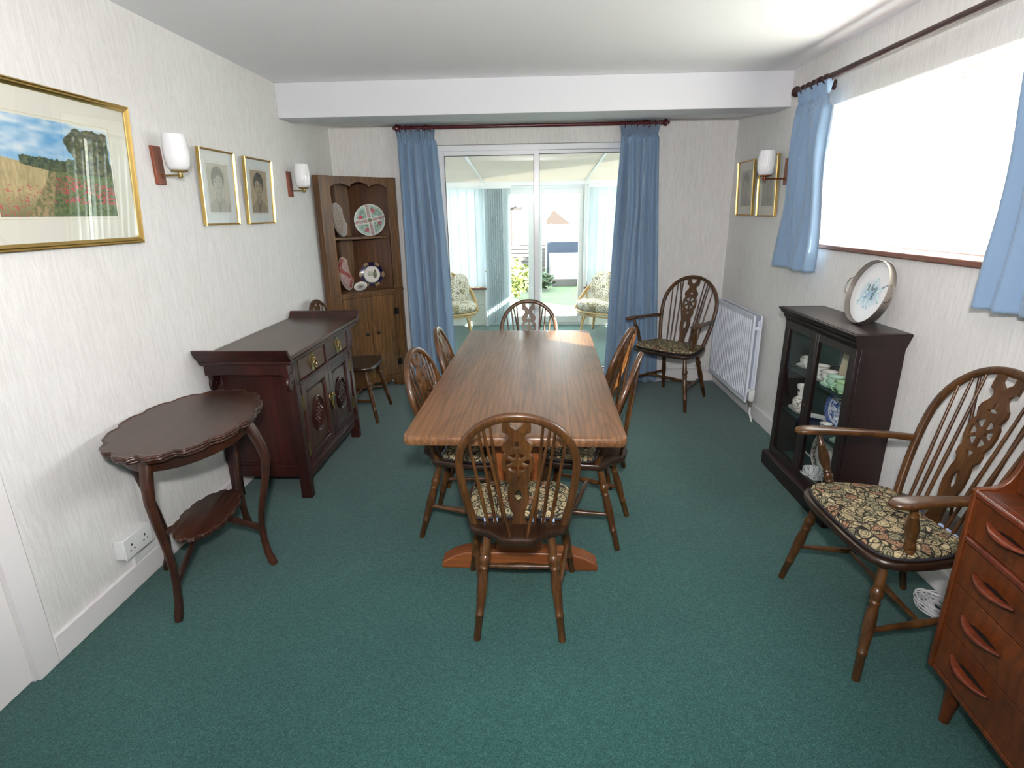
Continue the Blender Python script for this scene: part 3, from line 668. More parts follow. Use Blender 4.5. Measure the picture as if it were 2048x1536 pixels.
# top: slab + upturned flanges + stepped moulding under
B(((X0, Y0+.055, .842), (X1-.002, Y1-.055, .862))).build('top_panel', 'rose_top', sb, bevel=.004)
for y0, s_ in ((Y0, 1), (Y1, -1)):
    m = MB(); m.prism([(0, .905), (.020, .905), (.030, .888), (.045, .870), (.066, .862), (.066, .842), (.05, .83), (.045, .815), (.03, .80), (.03, .862), (.012, .880)][:6]+[(.066, .838), (.045, .835), (.020, .862), (.006, .885)], lambda u, v, w_: (w_, y0+u*s_, v), X0, X1)
    m.build('upturned_flange', 'rose', sb, bevel=.002)
B(((X0, Y0+.06, .812), (X1-.014, Y1-.06, .842)), ((X0, Y0+.045, .822), (X1-.008, Y1-.045, .836))).build('top_moulding', 'rose', sb, bevel=.003)
B(((X0, Y0+.085, .752), (XF-.004, by0+.04, .812)), ((X0, by1-.04, .752), (XF-.004, Y1-.085, .812)), ((XF-.03, by0, .80), (XF, by1, .812))).build('frieze', 'rose', sb, bevel=.003)
def scroll(cx, cy, cz, r, s_, x):   # spiral bracket in the Y-Z plane
    m = MB(); pts = []
    for q in range(34):
        a = -PI/2+q/33*3.4*PI; rr = r*(1-q/33*.82); pts.append((x, cy+s_*rr*math.cos(a), cz+rr*math.sin(a)))
    m.tube(pts, [.011*(1-q/33*.55) for q in range(34)], 8, flat=(1, 1.5), up=(1, 0, 0)); m.box((x-.012, cy-.03, cz+r*.2), (x+.012, cy+.03, .755))
    return m
for x in (XF-.012, X0+.03):
    for y, s_ in ((by0-.035, -1), (by1+.035, 1)):
        scroll(0, y, .705, .036, s_, x).build('scroll_bracket', 'rose', sb, bevel=.002)
# front rails
B(((XF-.02, by0+.04, .655), (XF+.006, by1-.04, .682)), ((XF-.02, by0+.04, .668), (XF+.012, by1-.04, .676)), ((XF-.02, 3.245, .68), (XF+.004, 3.275, .805))).build('middle_rail', 'rose', sb, bevel=.002)
B(((XF-.02, by0+.04, .150), (XF+.004, by1-.04, .185)), ((XF-.02, by0+.04, .160), (XF+.012, by1-.04, .170)), ((XF-.02, by0+.05, .10), (XF-.006, by1-.05, .150))).build('bottom_rail', 'rose', sb, bevel=.002)
B(((X0+.03, by0, .13), (XF-.04, by0+.02, .20))).build('side_rail', 'rose', sb, bevel=.003)
for y0, y1 in ((2.862, 3.238), (3.282, 3.655)):
    dr = B(((XF-.02, y0, .686), (XF-.002, y1, .800))).build('drawer', 'rose_door', sb, bevel=.003)
    yc = (y0+y1)/2; m = MB()
    m.prism([(-.022, -.048), (0, -.06), (.022, -.048), (.027, .0), (.020, .035), (.008, .052), (-.008, .052), (-.020, .035), (-.027, 0)], lambda u, v, w_: (w_, yc+u, .745+v), XF-.002, XF+.001)
    m.ball((XF+.006, yc, .765), .012, 12, 8); m.ball((XF+.008, yc-.012, .758), .008, 10, 6); m.ball((XF+.008, yc+.012, .758), .008, 10, 6)
    pts = [(XF+.012+.006*abs(math.sin(a)), yc+.021*math.cos(a), .733+.024*math.sin(a)) for a in [2*PI*q/20 for q in range(20)]]
    m.tube(pts, .0045, 8, closed=True); m.build('ring_handle', 'brass', dr)
def door(y0, y1, hy):
    z0, z1 = .188, .652
    dd = B(((XF-.016, y0, z0), (XF, y0+.058, z1)), ((XF-.016, y1-.058, z0), (XF, y1, z1)), ((XF-.016, y0+.058, z0), (XF, y1-.058, z0+.045)), ((XF-.016, y0+.058, z1-.045), (XF, y1-.058, z1))).build('door', 'rose', sb, bevel=.003)
    B(((XF-.018, y0+.05, z0+.04), (XF-.010, y1-.05, z1-.04))).build('door_panel', 'rose_door', dd)
    a0, a1, b0, b1 = y0+.066, y1-.066, z0+.053, z1-.053; m = MB()
    for k in (0, .008): m.tube([(XF-.004-k*.3, a0+k, b0+k), (XF-.004-k*.3, a1-k, b0+k), (XF-.004-k*.3, a1-k, b1-k), (XF-.004-k*.3, a0+k, b1-k)], .0032, 6, closed=True)
    for ya in (a0, a1):
        for zb in (b0, b1):
            sy = 1 if ya == a0 else -1; sz = 1 if zb == b0 else -1
            for dy, dz in ((.014, .014), (.026, .012), (.012, .026)): m.ball((XF-.006, ya+sy*dy, zb+sz*dz), .0075, 8, 6, (.6, 1, 1))
    m.build('door_moulding', 'rose', dd)
    yc, zc = (y0+y1)/2, (z0+z1)/2; m = MB(); ry, rz = .083, .105
    for k, r in ((1, .0055), (.86, .003)): m.tube([(XF-.005, yc+k*ry*math.cos(a), zc+k*rz*math.sin(a)) for a in [2*PI*q/40 for q in range(40)]], r, 6, closed=True)
    m.grid(lambda u, v: (XF-.010+.004*(1-v*v), yc+ry*.84*v*math.cos(2*PI*u), zc+rz*.84*v*math.sin(2*PI*u)), 32, 6, closeu=True)
    k = .0175
    for i in range(-5, 6):
        for j in range(-6, 7):
            yy, zz = i*k, j*k
            if (yy/ry)**2+(zz/rz)**2 > .60: continue
            c = (XF-.004, yc+yy, zc+zz)
            if (i+j) % 2: m.box((c[0]-.005, c[1]-.0075, c[2]-.0024), (c[0]+.006, c[1]+.0075, c[2]+.0024))
            elif abs(i-j) < 4: m.ball(c, .0075, 8, 5, (1, 1, 1))
            else:
                T = Matrix.Translation(c) @ Matrix.Rotation(R_(45), 4, 'X'); m.box((-.005, -.010, -.0026), (.006, .010, .0026), T)
    m.build('carved_medallion', 'rose', dd)
    for hz in (.28, .555):
        m = MB(); m.box((XF, hy-.018, hz-.042), (XF+.003, hy-.002, hz+.042)); m.box((XF, hy+.002, hz-.042), (XF+.003, hy+.018, hz+.042)); m.lathe((XF+.003, hy, hz-.042), (XF+.003, hy, hz+.042), [(0, .005), (1, .005)], 10)
        m.build('hinge', 'brass', dd)
    return dd
da = door(2.862, 3.262, 2.852); db = door(3.268, 3.655, 3.665)
m = MB(); yc = 3.265
m.lathe((XF, yc, .455), (XF+.004, yc, .455), [(0, .032), (1, .030)], 20); m.box((XF+.004, yc-.006, .37), (XF+.012, yc+.006, .47)); m.ball((XF+.012, yc, .475), .010, 10, 6)
for s_ in (-1, 1): m.tube([(XF+.009, yc+s_*.01, .43), (XF+.012, yc+s_*.02, .405), (XF+.009, yc+s_*.008, .375)], .004, 6)
for s_ in (-1, 1): m.tube([(XF+.006, yc+s_*.012, .45), (XF+.009, yc+s_*.045, .452)], .004, 6)
m.build('lock_plate', 'brass', da)

# ================================================================== OVAL SIDE TABLE
oc = (-1.465, 2.14)
ot = thing('side_table', 'small dark oval table with pie crust edge and curved legs beside left wall', 'table', (oc[0], oc[1], 0), R_(5.7))
def pie(a_, b_, n=14, amp=.026):
    L_ = []
    for i in range(n*12):
        t_ = 2*PI*i/(n*12); k = 1+amp*math.cos(n/1.0*t_)+amp*.55*math.cos(2*n*t_+PI)
        L_.append((b_*k*math.cos(t_), a_*k*math.sin(t_)))
    return L_
tl_ = pie(.402, .262)
m = MB(); loft(m, tl_, [(.93, .702), (.96, .704), (.965, .709), (.955, .713), (.985, .716), (.995, .721), (.985, .727), (1.0, .730), (1.0, .735), (.985, .7385), (.972, .7375), (.965, .736), (.93, .736), (.85, .736)]); m.build('tabletop', 'mahog', ot, local=True, smooth=60)
m = MB(); NA = 64
loft(m, [(.215*math.cos(2*PI*i/NA), .335*math.sin(2*PI*i/NA)) for i in range(NA)], [(1, .648), (1, .703)]); m.build('apron', 'mahog', ot, local=True, bevel=.004)
leg1 = [(.335, .70), (.350, .655), (.364, .60), (.371, .54), (.362, .46), (.345, .37), (.330, .29), (.324, .21), (.327, .14), (.340, .06), (.356, .018), (.362, 0)]
leg2 = [(.235, .70), (.256, .655), (.276, .60), (.288, .54), (.278, .46), (.256, .37), (.236, .29), (.224, .21), (.224, .14), (.234, .06), (.248, .018), (.254, 0)]
for prof, dx, dy in ((leg1, 0, -1), (leg1, 0, 1), (leg2, 1, 0), (leg2, -.93, 0)):
    m = MB(); pts = [(r*dx*(1 if dx else 1), r*dy, z) for r, z in prof]
    m.tube(pts, [.022, .021, .020, .018, .0155, .0142, .0138, .0138, .0142, .015, .0172, .013], 12, up=(dy, dx, 0) if dy else (0, 1, 0), flat=(.92, 1.0)); m.build('leg', 'mahog', ot, local=True, smooth=50)
m = MB(); loft(m, pie(.218, .112, 14, .032), [(.93, .262), (.97, .264), (.985, .270), (.97, .275), (1, .278), (1, .283), (.98, .286)]); m.build('lower_shelf', 'mahog', ot, local=True, smooth=60)
for dx, dy, r in ((0, -1, .325), (0, 1, .325), (1, 0, .222), (-1, 0, .205)):
    m = MB(); m.tube([(dx*r*q, dy*r*q, .262-.115*abs(q)**1.6 if dy else .262-.07*q**1.6) for q in (.05, .25, .45, .65, .85, 1)], .012, 8, up=(0, 0, 1), flat=(1.2, .8)); m.build('stretcher', 'mahog', ot, local=True)

# ================================================================== CORNER CABINET
S2 = math.sqrt(.5)
fx, fy = -1.685, 4.54
def CC(s_, d_, z): return (fx+S2*s_+S2*d_, fy+S2*s_-S2*d_, z)
W = .68
cc = thing('corner_cabinet', 'tall brown oak corner cabinet with open shelves over two doors in far left corner', 'cabinet', (-1.72, 5.05, 0))
def ccbox(m, s0, s1, d0, d1, z0, z1):
    return m.prism([(s0, d0), (s1, d0), (s1, d1), (s0, d1)], lambda u, v, w_: CC(u, v, w_), z0, z1)
def plan(m, pts, z0, z1): return m.prism(pts, lambda u, v, w_: (u, v, w_), z0, z1)
B_L, B_B = XL+.022, YB-.022
m = MB()
plan(m, [(B_L, fy-.003), (fx, fy-.003), (fx+.018, fy+.015), (B_L, fy+.015)], .0, 1.857)
pr = CC(W, 0, 0); plan(m, [(pr[0]-.015, B_B), (pr[0]-.015, pr[1]-.018), (pr[0]+.003, pr[1]), (pr[0]+.003, B_B)], .0, 1.857)
m.build('side_return', 'cc', cc, bevel=.002)
m = MB(); plan(m, [(B_L, fy+.015), (B_L+.012, fy+.015), (B_L+.012, B_B-.07), (B_L+.07, B_B-.012), (pr[0]-.015, B_B-.012), (pr[0]-.015, B_B), (B_L, B_B)], .03, 1.84); m.build('back_panel', 'cc_back', cc)
m = MB(); plan(m, [(B_L+.012, B_B-.105), (B_L+.022, B_B-.105), (B_L+.105, B_B-.022), (B_L+.105, B_B-.012), (B_L+.07, B_B-.012), (B_L+.012, B_B-.07)], .93, 1.84); m.build('back_post', 'cc', cc)
for s0, s1 in ((0, .092), (.605, W)):
    m = MB(); ccbox(m, s0, s1, -.02, 0, 0, 1.857); m.build('front_stile', 'cc', cc, bevel=.003)
shape = lambda inset: [(B_L+.01, fy+.02), (fx+.01, fy+.02), (CC(W, 0, 0)[0]-.02, CC(W, 0, 0)[1]-.01), (CC(W, 0, 0)[0]-.02, B_B-.01), (B_L+.06, B_B-.012), (B_L+.01, B_B-.06)]
m = MB(); plan(m, shape(0), 1.84, 1.855); m.build('top_board', 'cc', cc)
m = MB(); c0, c1 = CC(.07, -.035, 0), CC(.62, -.035, 0)
plan(m, [(B_L+.014, fy+.02), (c0[0], c0[1]), (c1[0], c1[1]), (pr[0]-.02, B_B-.014), (B_L+.06, B_B-.014), (B_L+.014, B_B-.06)], 1.355, 1.374); m.build('shelf', 'cc', cc, bevel=.002)
m = MB(); plan(m, shape(0), .893, .912); ccbox(m, -.012, W+.012, -.03, .016, .893, .915); m.build('shelf', 'cc', cc, bevel=.003)
# scalloped top apron
m = MB(); top = [(.092, 1.84), (.605, 1.84)]; bot = []
for i in range(61):
    u = i/60; k = abs(math.sin(u*3*PI)); e = .028*(k**.8)
    z = 1.772+e if .06 < u < .94 else 1.77+e*.9
    bot.append((.605-(u*(.605-.092)), z+(.012 if 1/3 < u < 2/3 else 0)))
flat_shape(m, top+bot, [], .018, lambda x, y, w_: CC(x, -.011+w_, y)); m.build('top_apron', 'cc', cc, smooth=40)
# rails
m = MB(); ccbox(m, .092, .605, -.02, -.001, .868, .893); m.build('front_rail', 'cc', cc, bevel=.002)
m = MB(); ccbox(m, .092, .605, -.02, -.001, .10, .122); m.build('bottom_rail', 'cc', cc, bevel=.002)
m = MB(); top = [(.092, .105), (.605, .105)]; bot = []
for i in range(61):
    u = i/60; e = 0
    if .12 < u < .88: e = .045+.018*math.cos((u-.5)*2*PI*2.6)
    bot.append((.605-u*.513, .018+e if .12 < u < .88 else .018))
flat_shape(m, top+bot, [], .018, lambda x, y, w_: CC(x, -.011+w_, y)); m.build('base_apron', 'cc', cc, smooth=40)
for s0, s1, ks, hs in ((.095, .346, .292, .098), (.350, .602, .405, .600)):
    m = MB(); ccbox(m, s0, s1, -.018, .001, .124, .866); dd = m.build('door', 'cc', cc, bevel=.003)
    k = MB(); k.lathe(CC(ks, .001, .54), CC(ks, .028, .54), [(0, .010), (.3, .007), (.6, .015), (.9, .014), (1, .006)], 14); k.build('knob', 'ebony', dd)
    for hz in (.235, .71):
        k = MB(); ccbox(k, hs-.018, hs+.03 if hs > .3 else hs+.018, .001, .004, hz-.03, hz+.03); ccbox(k, hs-.003, hs+.003, .003, .008, hz-.032, hz+.032); k.build('hinge', 'iron', dd)

# plates
def disc(fn_col, r, n=72, rings=26, dish=.012, scal=0, ns=6):
    """front-facing plate in local XZ plane, facing -Y"""
    m = MB(); prof = lambda v: -dish*(max(0, (v-.62)/.38))**1.2
    rad = lambda u, v: r*v*(1+scal*v*math.cos(ns*2*PI*u))
    m.grid(lambda u, v: (rad(u, v)*math.cos(2*PI*u), prof(v), rad(u, v)*math.sin(2*PI*u)), n, rings, lambda u, v: lin(fn_col(u, v)), closeu=True)
    m.grid(lambda u, v: (rad(u, 1-v*.999)*math.cos(2*PI*u), prof(1-v)+.004+(.006 if v > .45 else 0), rad(u, 1-v*.999)*math.sin(2*PI*u)), n, 8, lambda u, v: lin((236, 236, 232)), closeu=True)
    return m
def hash2(a, b): return (math.sin(a*127.1+b*311.7)*43758.5453) % 1
def vn(x, y):
    xi, yi = math.floor(x), math.floor(y); fx_, fy_ = x-xi, y-yi; fx_ = fx_*fx_*(3-2*fx_); fy_ = fy_*fy_*(3-2*fy_)
    return (hash2(xi, yi)*(1-fx_)+hash2(xi+1, yi)*fx_)*(1-fy_)+(hash2(xi, yi+1)*(1-fx_)+hash2(xi+1, yi+1)*fx_)*fy_
def fbm(x, y): return vn(x, y)*.5+vn(x*2.1, y*2.1)*.3+vn(x*4.3, y*4.3)*.2
def lerp(a, b, t): t = max(0, min(1, t)); return tuple(p+(q-p)*t for p, q in zip(a, b))
def col_medal(u, v):
    x, y = v*math.cos(2*PI*u), v*math.sin(2*PI*u)
    if v < .16: return (70, 140, 105) if v < .12 and fbm(x*30, y*30) > .42 else ((200, 90, 100) if v < .12 else (230, 230, 220))
    a = (u*4+.25) % 1 ; q = abs(a-.5)
    wcross = min(abs(x*math.cos(.2)+y*math.sin(.2)), abs(-x*math.sin(.2)+y*math.cos(.2)))
    if wcross < .10: return lerp((170, 120, 124), (190, 196, 190), fbm(x*40, y*40)*2.2-.6)
    if wcross < .17 or v > .93: return (226, 232, 226)
    if v < .24: return (190, 110, 90)
    n_ = fbm(x*22, y*22)
    dm = math.hypot(v*math.cos(0)-.62, q*1.2)
    if v > .84: return lerp((226, 232, 226), (120, 170, 150), n_*1.8-.5)
    cx_ = abs((u*4+.2+.5) % 1-.5)
    if cx_ < .12 and .5 < v < .74 and n_ > .4: return (214, 66, 96)
    return lerp((70, 120, 104), (200, 212, 200), n_*2.2-.5)
def col_grey(u, v):
    x, y = v*math.cos(2*PI*u), v*math.sin(2*PI*u); n_ = fbm(x*26, y*26)
    if v > .94: return (225, 222, 212)
    if .78 < v: return (150, 146, 150) if math.sin(2*PI*u*34) > .1 and v > .84 else (214, 212, 204)
    if .72 < v: return (190, 184, 176)
    return lerp((176, 160, 140), (222, 216, 204), n_*2-.5)
def col_red(u, v):
    x, y = v*math.cos(2*PI*u), v*math.sin(2*PI*u); n_ = fbm(x*7+3, y*5)
    if v > .94: return (230, 214, 206)
    if abs(x*.6+y*.5-.1+.25*math.sin(y*5)) < .22 and n_ > .34: return lerp((176, 84, 76), (204, 126, 116), n_)
    return lerp((228, 210, 208), (200, 150, 146), fbm(x*20, y*20)*1.6-.4)
def col_navy(u, v):
    x, y = v*math.cos(2*PI*u), v*math.sin(2*PI*u)
    if v > .80: return (150, 130, 96) if math.cos(6*2*PI*u) > .2 else (36, 32, 64)
    if v > .66: return (30, 30, 66)
    if v > .60: return (210, 206, 190)
    n_ = fbm(x*16, y*16)
    if .08 < x < .42 and -.3 < y < .38 and abs(x-.25) < .18-(abs(y)*.3): return lerp((60, 74, 56), (140, 146, 110), n_)
    if -.35 < x < .1 and -.15 < y < .25: return lerp((150, 160, 140), (200, 200, 180), n_)
    return (222, 222, 216)
def col_willow(u, v):
    x, y = v*math.cos(2*PI*u), v*math.sin(2*PI*u); n_ = fbm(x*11, y*11)
    if v > .8: return lerp((34, 56, 120), (120, 140, 190), fbm(x*24, y*24)*1.6-.3)
    if v > .7: return (206, 214, 232)
    return (44, 70, 146) if n_ > .47 else (216, 222, 238)
def col_rim(u, v):
    x, y = v*math.cos(2*PI*u), v*math.sin(2*PI*u)
    if .74 < v < .95 and fbm(x*22, y*22) > .47: return (110, 98, 88)
    if v < .16 and abs(math.sin(2*PI*u*4)) > .5: return (130, 108, 96)
    return (226, 224, 216)
def col_tray(u, v):
    x, y = v*math.cos(2*PI*u), v*math.sin(2*PI*u); base = (234, 234, 236)
    n_ = fbm(x*6+5, y*6+2); d = math.hypot(x*1.0+.02, (y+.02)*1.15)
    c = lerp(base, (150, 180, 206), (.62-d)*2.2*(n_+.25))
    # branch
    k = y-(x*.55-.05)
    if abs(k) < .018 and x > -.55 and (x > .05 or x < -.15): c = (52, 78, 110)
    for lx, ly, la in ((-.3, -.15, 1.2), (-.1, -.35, 1.7), (.12, -.35, 1.3), (.35, .10, .7), (.1, .3, 1.4), (.42, -.12, 2.2), (-.25, .1, 1.8), (-.38, -.32, .9)):
        dx, dy = x-lx, y-ly; p, q = dx*math.cos(la)+dy*math.sin(la), -dx*math.sin(la)+dy*math.cos(la)
        e = (p/.17)**2+(q/.06)**2
        if e < 1: c = lerp((222, 236, 238), (150, 196, 204), e if q > 0 else .2)
        elif e < 1.25: c = (120, 150, 180)
    for bx_, by_ in ((-.22, .20), (-.20, .10), (-.02, .22), (-.03, .12), (.08, .12), (.19, .15), (.14, -.06), (.12, -.16)):
        r_b = math.hypot(x-bx_, y-by_)
        if .03 < r_b < .055: c = (38, 58, 66)
        elif r_b <= .03: c = (150, 190, 196)
    return c
def plate(name, label, cat, col, r, loc, face, tilt, group=None, **k):
    """face: yaw of the plate's front; tilt back in radians; loc = bottom contact point"""
    t_ = thing(name, label, cat, loc, face, group)
    m = disc(col, r, **k); T = Matrix.Translation((0, 0, 0)) @ Matrix.Rotation(-tilt, 4, 'X') @ Matrix.Translation((0, 0, r*1.0))
    m.v = [T @ p for p in m.v]; zmin = min(p.z for p in m.v); m.v = [p-Vector((0, 0, zmin)) for p in m.v]
    m.build('plate_body', 'glaze', t_, local=True, color=True, smooth=60); return t_
GP = 'plates displayed in the corner cabinet'
plate('plate', 'oval looking grey patterned plate leaning at left on upper shelf of corner cabinet', 'plate', col_grey, .142, (-1.655, 4.885, 1.374), R_(86), .17, GP)
plate('plate', 'large plate with green and pink floral quarters on upper shelf of corner cabinet', 'plate', col_medal, .137, (-1.443, 5.0, 1.374), R_(2), .2, GP)
plate('plate', 'red and white figured plate leaning at left on lower shelf of corner cabinet', 'plate', col_red, .145, (-1.650, 4.90, .912), R_(86), .17, GP)
pn = plate('plate', 'navy and gold scalloped plate with landscape centre on lower shelf of corner cabinet', 'plate', col_navy, .110, (-1.462, 4.985, .935), R_(2), .22, GP, scal=.03)
m = MB(); 
for s_ in (-1, 1): m.tube([(s_*.04, -.03, -.021), (s_*.04, -.012, -.02), (s_*.04, .0, 0), (s_*.045, .045, .1)], .003, 6)
m.tube([(-.04, .0, -.021), (.04, .0, -.021)], .003, 6); m.build('plate_stand', 'brass', pn, local=True)
m = disc(lambda u, v: (238, 238, 234) if v > .7 else lerp((120, 120, 110), (230, 230, 226), v*1.4), .058, 40, 8, .008)
m.v = [Matrix.Translation((-1.53, 4.86, .940)) @ Matrix.Rotation(R_(-55), 4, 'X') @ p for p in m.v]; zz = min(p.z for p in m.v); m.v = [p-Vector((0, 0, zz-.9155)) for p in m.v]
tag(m.build('saucer', 'glaze', color=True, smooth=60), 'tiny white dish lying at front of corner cabinet lower shelf below the navy plate', 'dish')

# ================================================================== DISPLAY CABINET
dc = thing('display_cabinet', 'dark mahogany glass fronted china cabinet standing against right wall', 'cabinet', (1.6, 2.9, 0))
CF, CB, c0, c1 = 1.487, XR-.004, 2.522, 3.268
B(((CF+.02, c0, .09), (CB, c0+.018, .93))).build('side_panel', 'ebony', dc, bevel=.002)
B(((CF+.02, c1-.018, .09), (CB, c1, .93))).build('side_panel', 'ebony', dc, bevel=.002)
B(((CB-.012, c0+.018, .09), (CB, c1-.018, .93))).build('back_panel', 'felt', dc)
for z in (.395, .655): B(((CF+.035, c0+.018, z-.014), (CB-.012, c1-.018, z))).build('shelf', 'felt', dc, bevel=.001)
B(((CF+.02, c0+.018, .075), (CB-.012, c1-.018, .092))).build('bottom_board', 'felt', dc)
m = MB(); m.prism([(.0, .0), (.27, .0), (.27, .085), (.262, .09), (.0, .09)], lambda u, v, w_: (CB-u*.93-.0, w_, v), c0-.02, c1+.02); m.build('plinth', 'ebony', dc, bevel=.004)
prof = [(0, .925), (.0, 1.0), (.256, 1.0), (.256, .992), (.248, .985), (.246, .976), (.236, .968), (.232, .958), (.232, .950), (.224, .942), (.220, .925)]
m = MB()
x_ = [(CB-p[0], p[1]) for p in prof]
n_ = len(prof); vs = []
for y_, e in ((c0, -1), (c1, 1)):
    for p in prof: ov = max(0, p[0]-.222) if p[0] > .1 else (.034 if p[1] > .95 else .0); ov = {1.0: .034, .992: .034, .985: .026, .976: .024, .968: .014, .958: .010, .950: .010, .942: .003, .925: 0}[p[1]]; vs.append((CB-p[0], y_+e*ov, p[1]))
m.add(vs, [tuple(range(n_)), tuple(range(n_, 2*n_))[::-1]]+[(i, i+n_, (i+1) % n_+n_, (i+1) % n_) for i in range(n_)])
m.build('cornice', 'ebony', dc, bevel=.001)
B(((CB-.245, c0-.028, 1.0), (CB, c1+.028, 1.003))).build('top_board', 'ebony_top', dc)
m = MB()
for y in (c0-.012, c1+.008): m.box((CB-.235, y, 1.003), (CB-.005, y+.0022, 1.0036))
m.box((CB-.235, c0-.012, 1.003), (CB-.233, c1+.01, 1.0036)); m.build('top_inlay', 'ebony', dc)
for y0, y1 in ((c0+.002, 2.897), (2.899, c1-.002)):
    near = y0 < 2.6
    sl, sr = (.052, .026) if near else (.052, .052)
    d_ = B(((CF, y0, .092), (CF+.02, y0+sl, .925)), ((CF, y1-(.026 if near else .052), .092), (CF+.02, y1, .925)), ((CF, y0+sl, .092), (CF+.02, y1-.03, .140)), ((CF, y0+sl, .885), (CF+.02, y1-.03, .925))).build('door', 'ebony', dc, bevel=.002)
    B(((CF+.008, y0+.045, .135), (CF+.011, y1-.024, .89))).build('pane', 'cabglass', d_, smooth=0)
    m = MB(); m.lathe((CF, y1-.012 if near else y0+.02, .52), (CF-.002, y1-.012 if near else y0+.02, .52), [(0, .004), (1, .003)], 10); m.build('keyhole', 'brass', d_)

# china
def cup(name, label, x, y, z, mat, group, r=.040, h=.052, saucer=True, hand=PI):
    if saucer:
        sa = MB(); sa.lathe((x, y, z), (x, y, z+.016), [(0, .028), (.15, .032), (.2, .045), (.7, .064), (1, .070), (.93, .069), (.5, .045), (.3, .022)], 28)
        tag(sa.build('saucer', mat, smooth=60), label.replace('teacup', 'saucer holding teacup'), 'saucer', 'saucers in the glass cabinet')
        z += .0085
    t_ = thing(name, label, 'cup', (x, y, z), 0, group); m = MB()
    m.lathe((x, y, z), (x, y, z+h), [(0, r*.5), (.05, r*.52), (.12, r*.5), (.25, r*.72), (.5, r*.92), (.8, r*.97), (1, r*1.06), (.985, r*1.0), (.6, r*.86), (.3, r*.6), (.2, r*.1)], 28); m.build('cup_body', mat, t_, smooth=60)
    m = MB(); m.tube([(x+(r*.9+.02*math.sin(a))*math.cos(hand), y+(r*.9+.02*math.sin(a))*math.sin(hand), z+h*.55+.02*math.cos(a)) for a in [PI*q/8 for q in range(9)]], .0032, 8); m.build('handle', mat, t_)
    m = MB(); m.tube([(x+r*1.05*math.cos(2*PI*q/28), y+r*1.05*math.sin(2*PI*q/28), z+h) for q in range(28)], .0012, 6, closed=True); m.build('gilt_rim', 'gold', t_)
GC = 'teacups on the top shelf of the glass cabinet'
cup('teacup', 'white teacup at far left end of the glass cabinet top shelf', 1.61, 3.17, .656, 'china', GC, .046, .056, hand=R_(115))
cup('teacup', 'white straight sided teacup second from left on glass cabinet top shelf', 1.60, 3.01, .656, 'china', GC)
cup('teacup', 'white teacup with dark rim third from left on glass cabinet top shelf', 1.58, 2.89, .656, 'china', GC, .042)
cup('teacup', 'mint green teacup behind the pale green one on glass cabinet top shelf', 1.565, 2.795, .656, 'mint', GC, .042)
cup('teacup', 'pale green teacup nearest the camera on glass cabinet top shelf', 1.555, 2.70, .656, 'green_china', GC, .040, .06, False)
m = MB(); m.box((-.001, -.035, 0), (.001, .035, .17)); 
o = m.build('greeting_card', 'card', local=True); o.location = (1.655, 2.90, .656); o.rotation_euler = (0, R_(8), R_(12)); tag(o, 'cream card standing upright behind green cups in glass cabinet', 'card')
vx, vy, vz = 1.585, 3.155, .396
m = MB(); loft(m, smooth_loop([(vx-.05, vy-.085), (vx+.05, vy-.085), (vx+.05, vy+.085), (vx-.05, vy+.085)], 2), [(.8, vz), (.85, vz+.004), (1.02, vz+.012), (.98, vz+.012), (.8, vz+.007)]); tag(m.build('serving_dish', 'china', smooth=60), 'white oblong dish under the bottle vase on glass cabinet middle shelf', 'dish')
t_ = thing('vase', 'white bottle vase painted with butterfly and flowers on glass cabinet middle shelf', 'vase', (vx, vy, vz+.0075))
z = vz+.0078
def vcol(u, v):
    n1 = fbm(u*40, v*30)
    if v < .5 and v > .08 and n1 > .56: return (150, 70, 60) if hash2(int(u*30), int(v*20)) > .5 else (90, 110, 80)
    if .74 < v < .84 and .42 < u < .60 and n1 > .40: return (50, 60, 70)
    return (238, 236, 230)
vp = [(0, .022), (.04, .026), (.10, .036), (.22, .046), (.35, .047), (.45, .040), (.52, .026), (.56, .021), (.75, .025), (.98, .033), (1, .032)]
m = MB(); m.grid(lambda u, v: (vx+interp(vp, v)*math.cos(2*PI*u), vy+interp(vp, v)*math.sin(2*PI*u), z+.155*v), 80, 60, lambda u, v: lin(vcol(u, v)), closeu=True); m.build('vase_body', 'glaze', t_, color=True, smooth=60)
m = MB(); m.lathe((1.60, 3.00, .396), (1.60, 3.00, .411), [(0, .03), (.3, .05), (1, .072), (.9, .070), (.5, .05), (.4, .01)], 30); tag(m.build('saucer', 'china', smooth=60), 'plain white saucer beside the dish on glass cabinet middle shelf', 'saucer')
m = MB(); m.lathe((1.55, 2.93, .396), (1.55, 2.93, .412), [(0, .03), (.3, .055), (1, .078), (.9, .076), (.5, .05), (.4, .01)], 30); tag(m.build('plate', 'navychina', smooth=60), 'dark blue plate lying flat in middle of glass cabinet middle shelf', 'plate')
jx, jy, jz = 1.56, 2.805, .396
t_ = thing('cream_jug', 'small white and black jug on glass cabinet middle shelf', 'jug', (jx, jy, jz)); m = MB(); m.lathe((jx, jy, jz), (jx, jy, jz+.055), [(0, .018), (.1, .020), (.4, .028), (.7, .024), (1, .034), (.97, .030), (.5, .02), (.3, .005)], 24); m.build('jug_body', 'china', t_, smooth=60)
m = MB(); m.tube([(jx+.034*math.cos(2*PI*q/24), jy+.034*math.sin(2*PI*q/24), jz+.055) for q in range(24)], .0018, 6, closed=True); m.tube([(jx+.029*math.cos(2*PI*q/24), jy+.029*math.sin(2*PI*q/24), jz+.022) for q in range(24)], .0018, 6, closed=True); m.build('black_band', 'black', t_)
plate('plate', 'blue and white willow pattern plate standing upright in glass cabinet', 'plate', col_willow, .100, (1.655, 2.905, .396), R_(-84), .16)
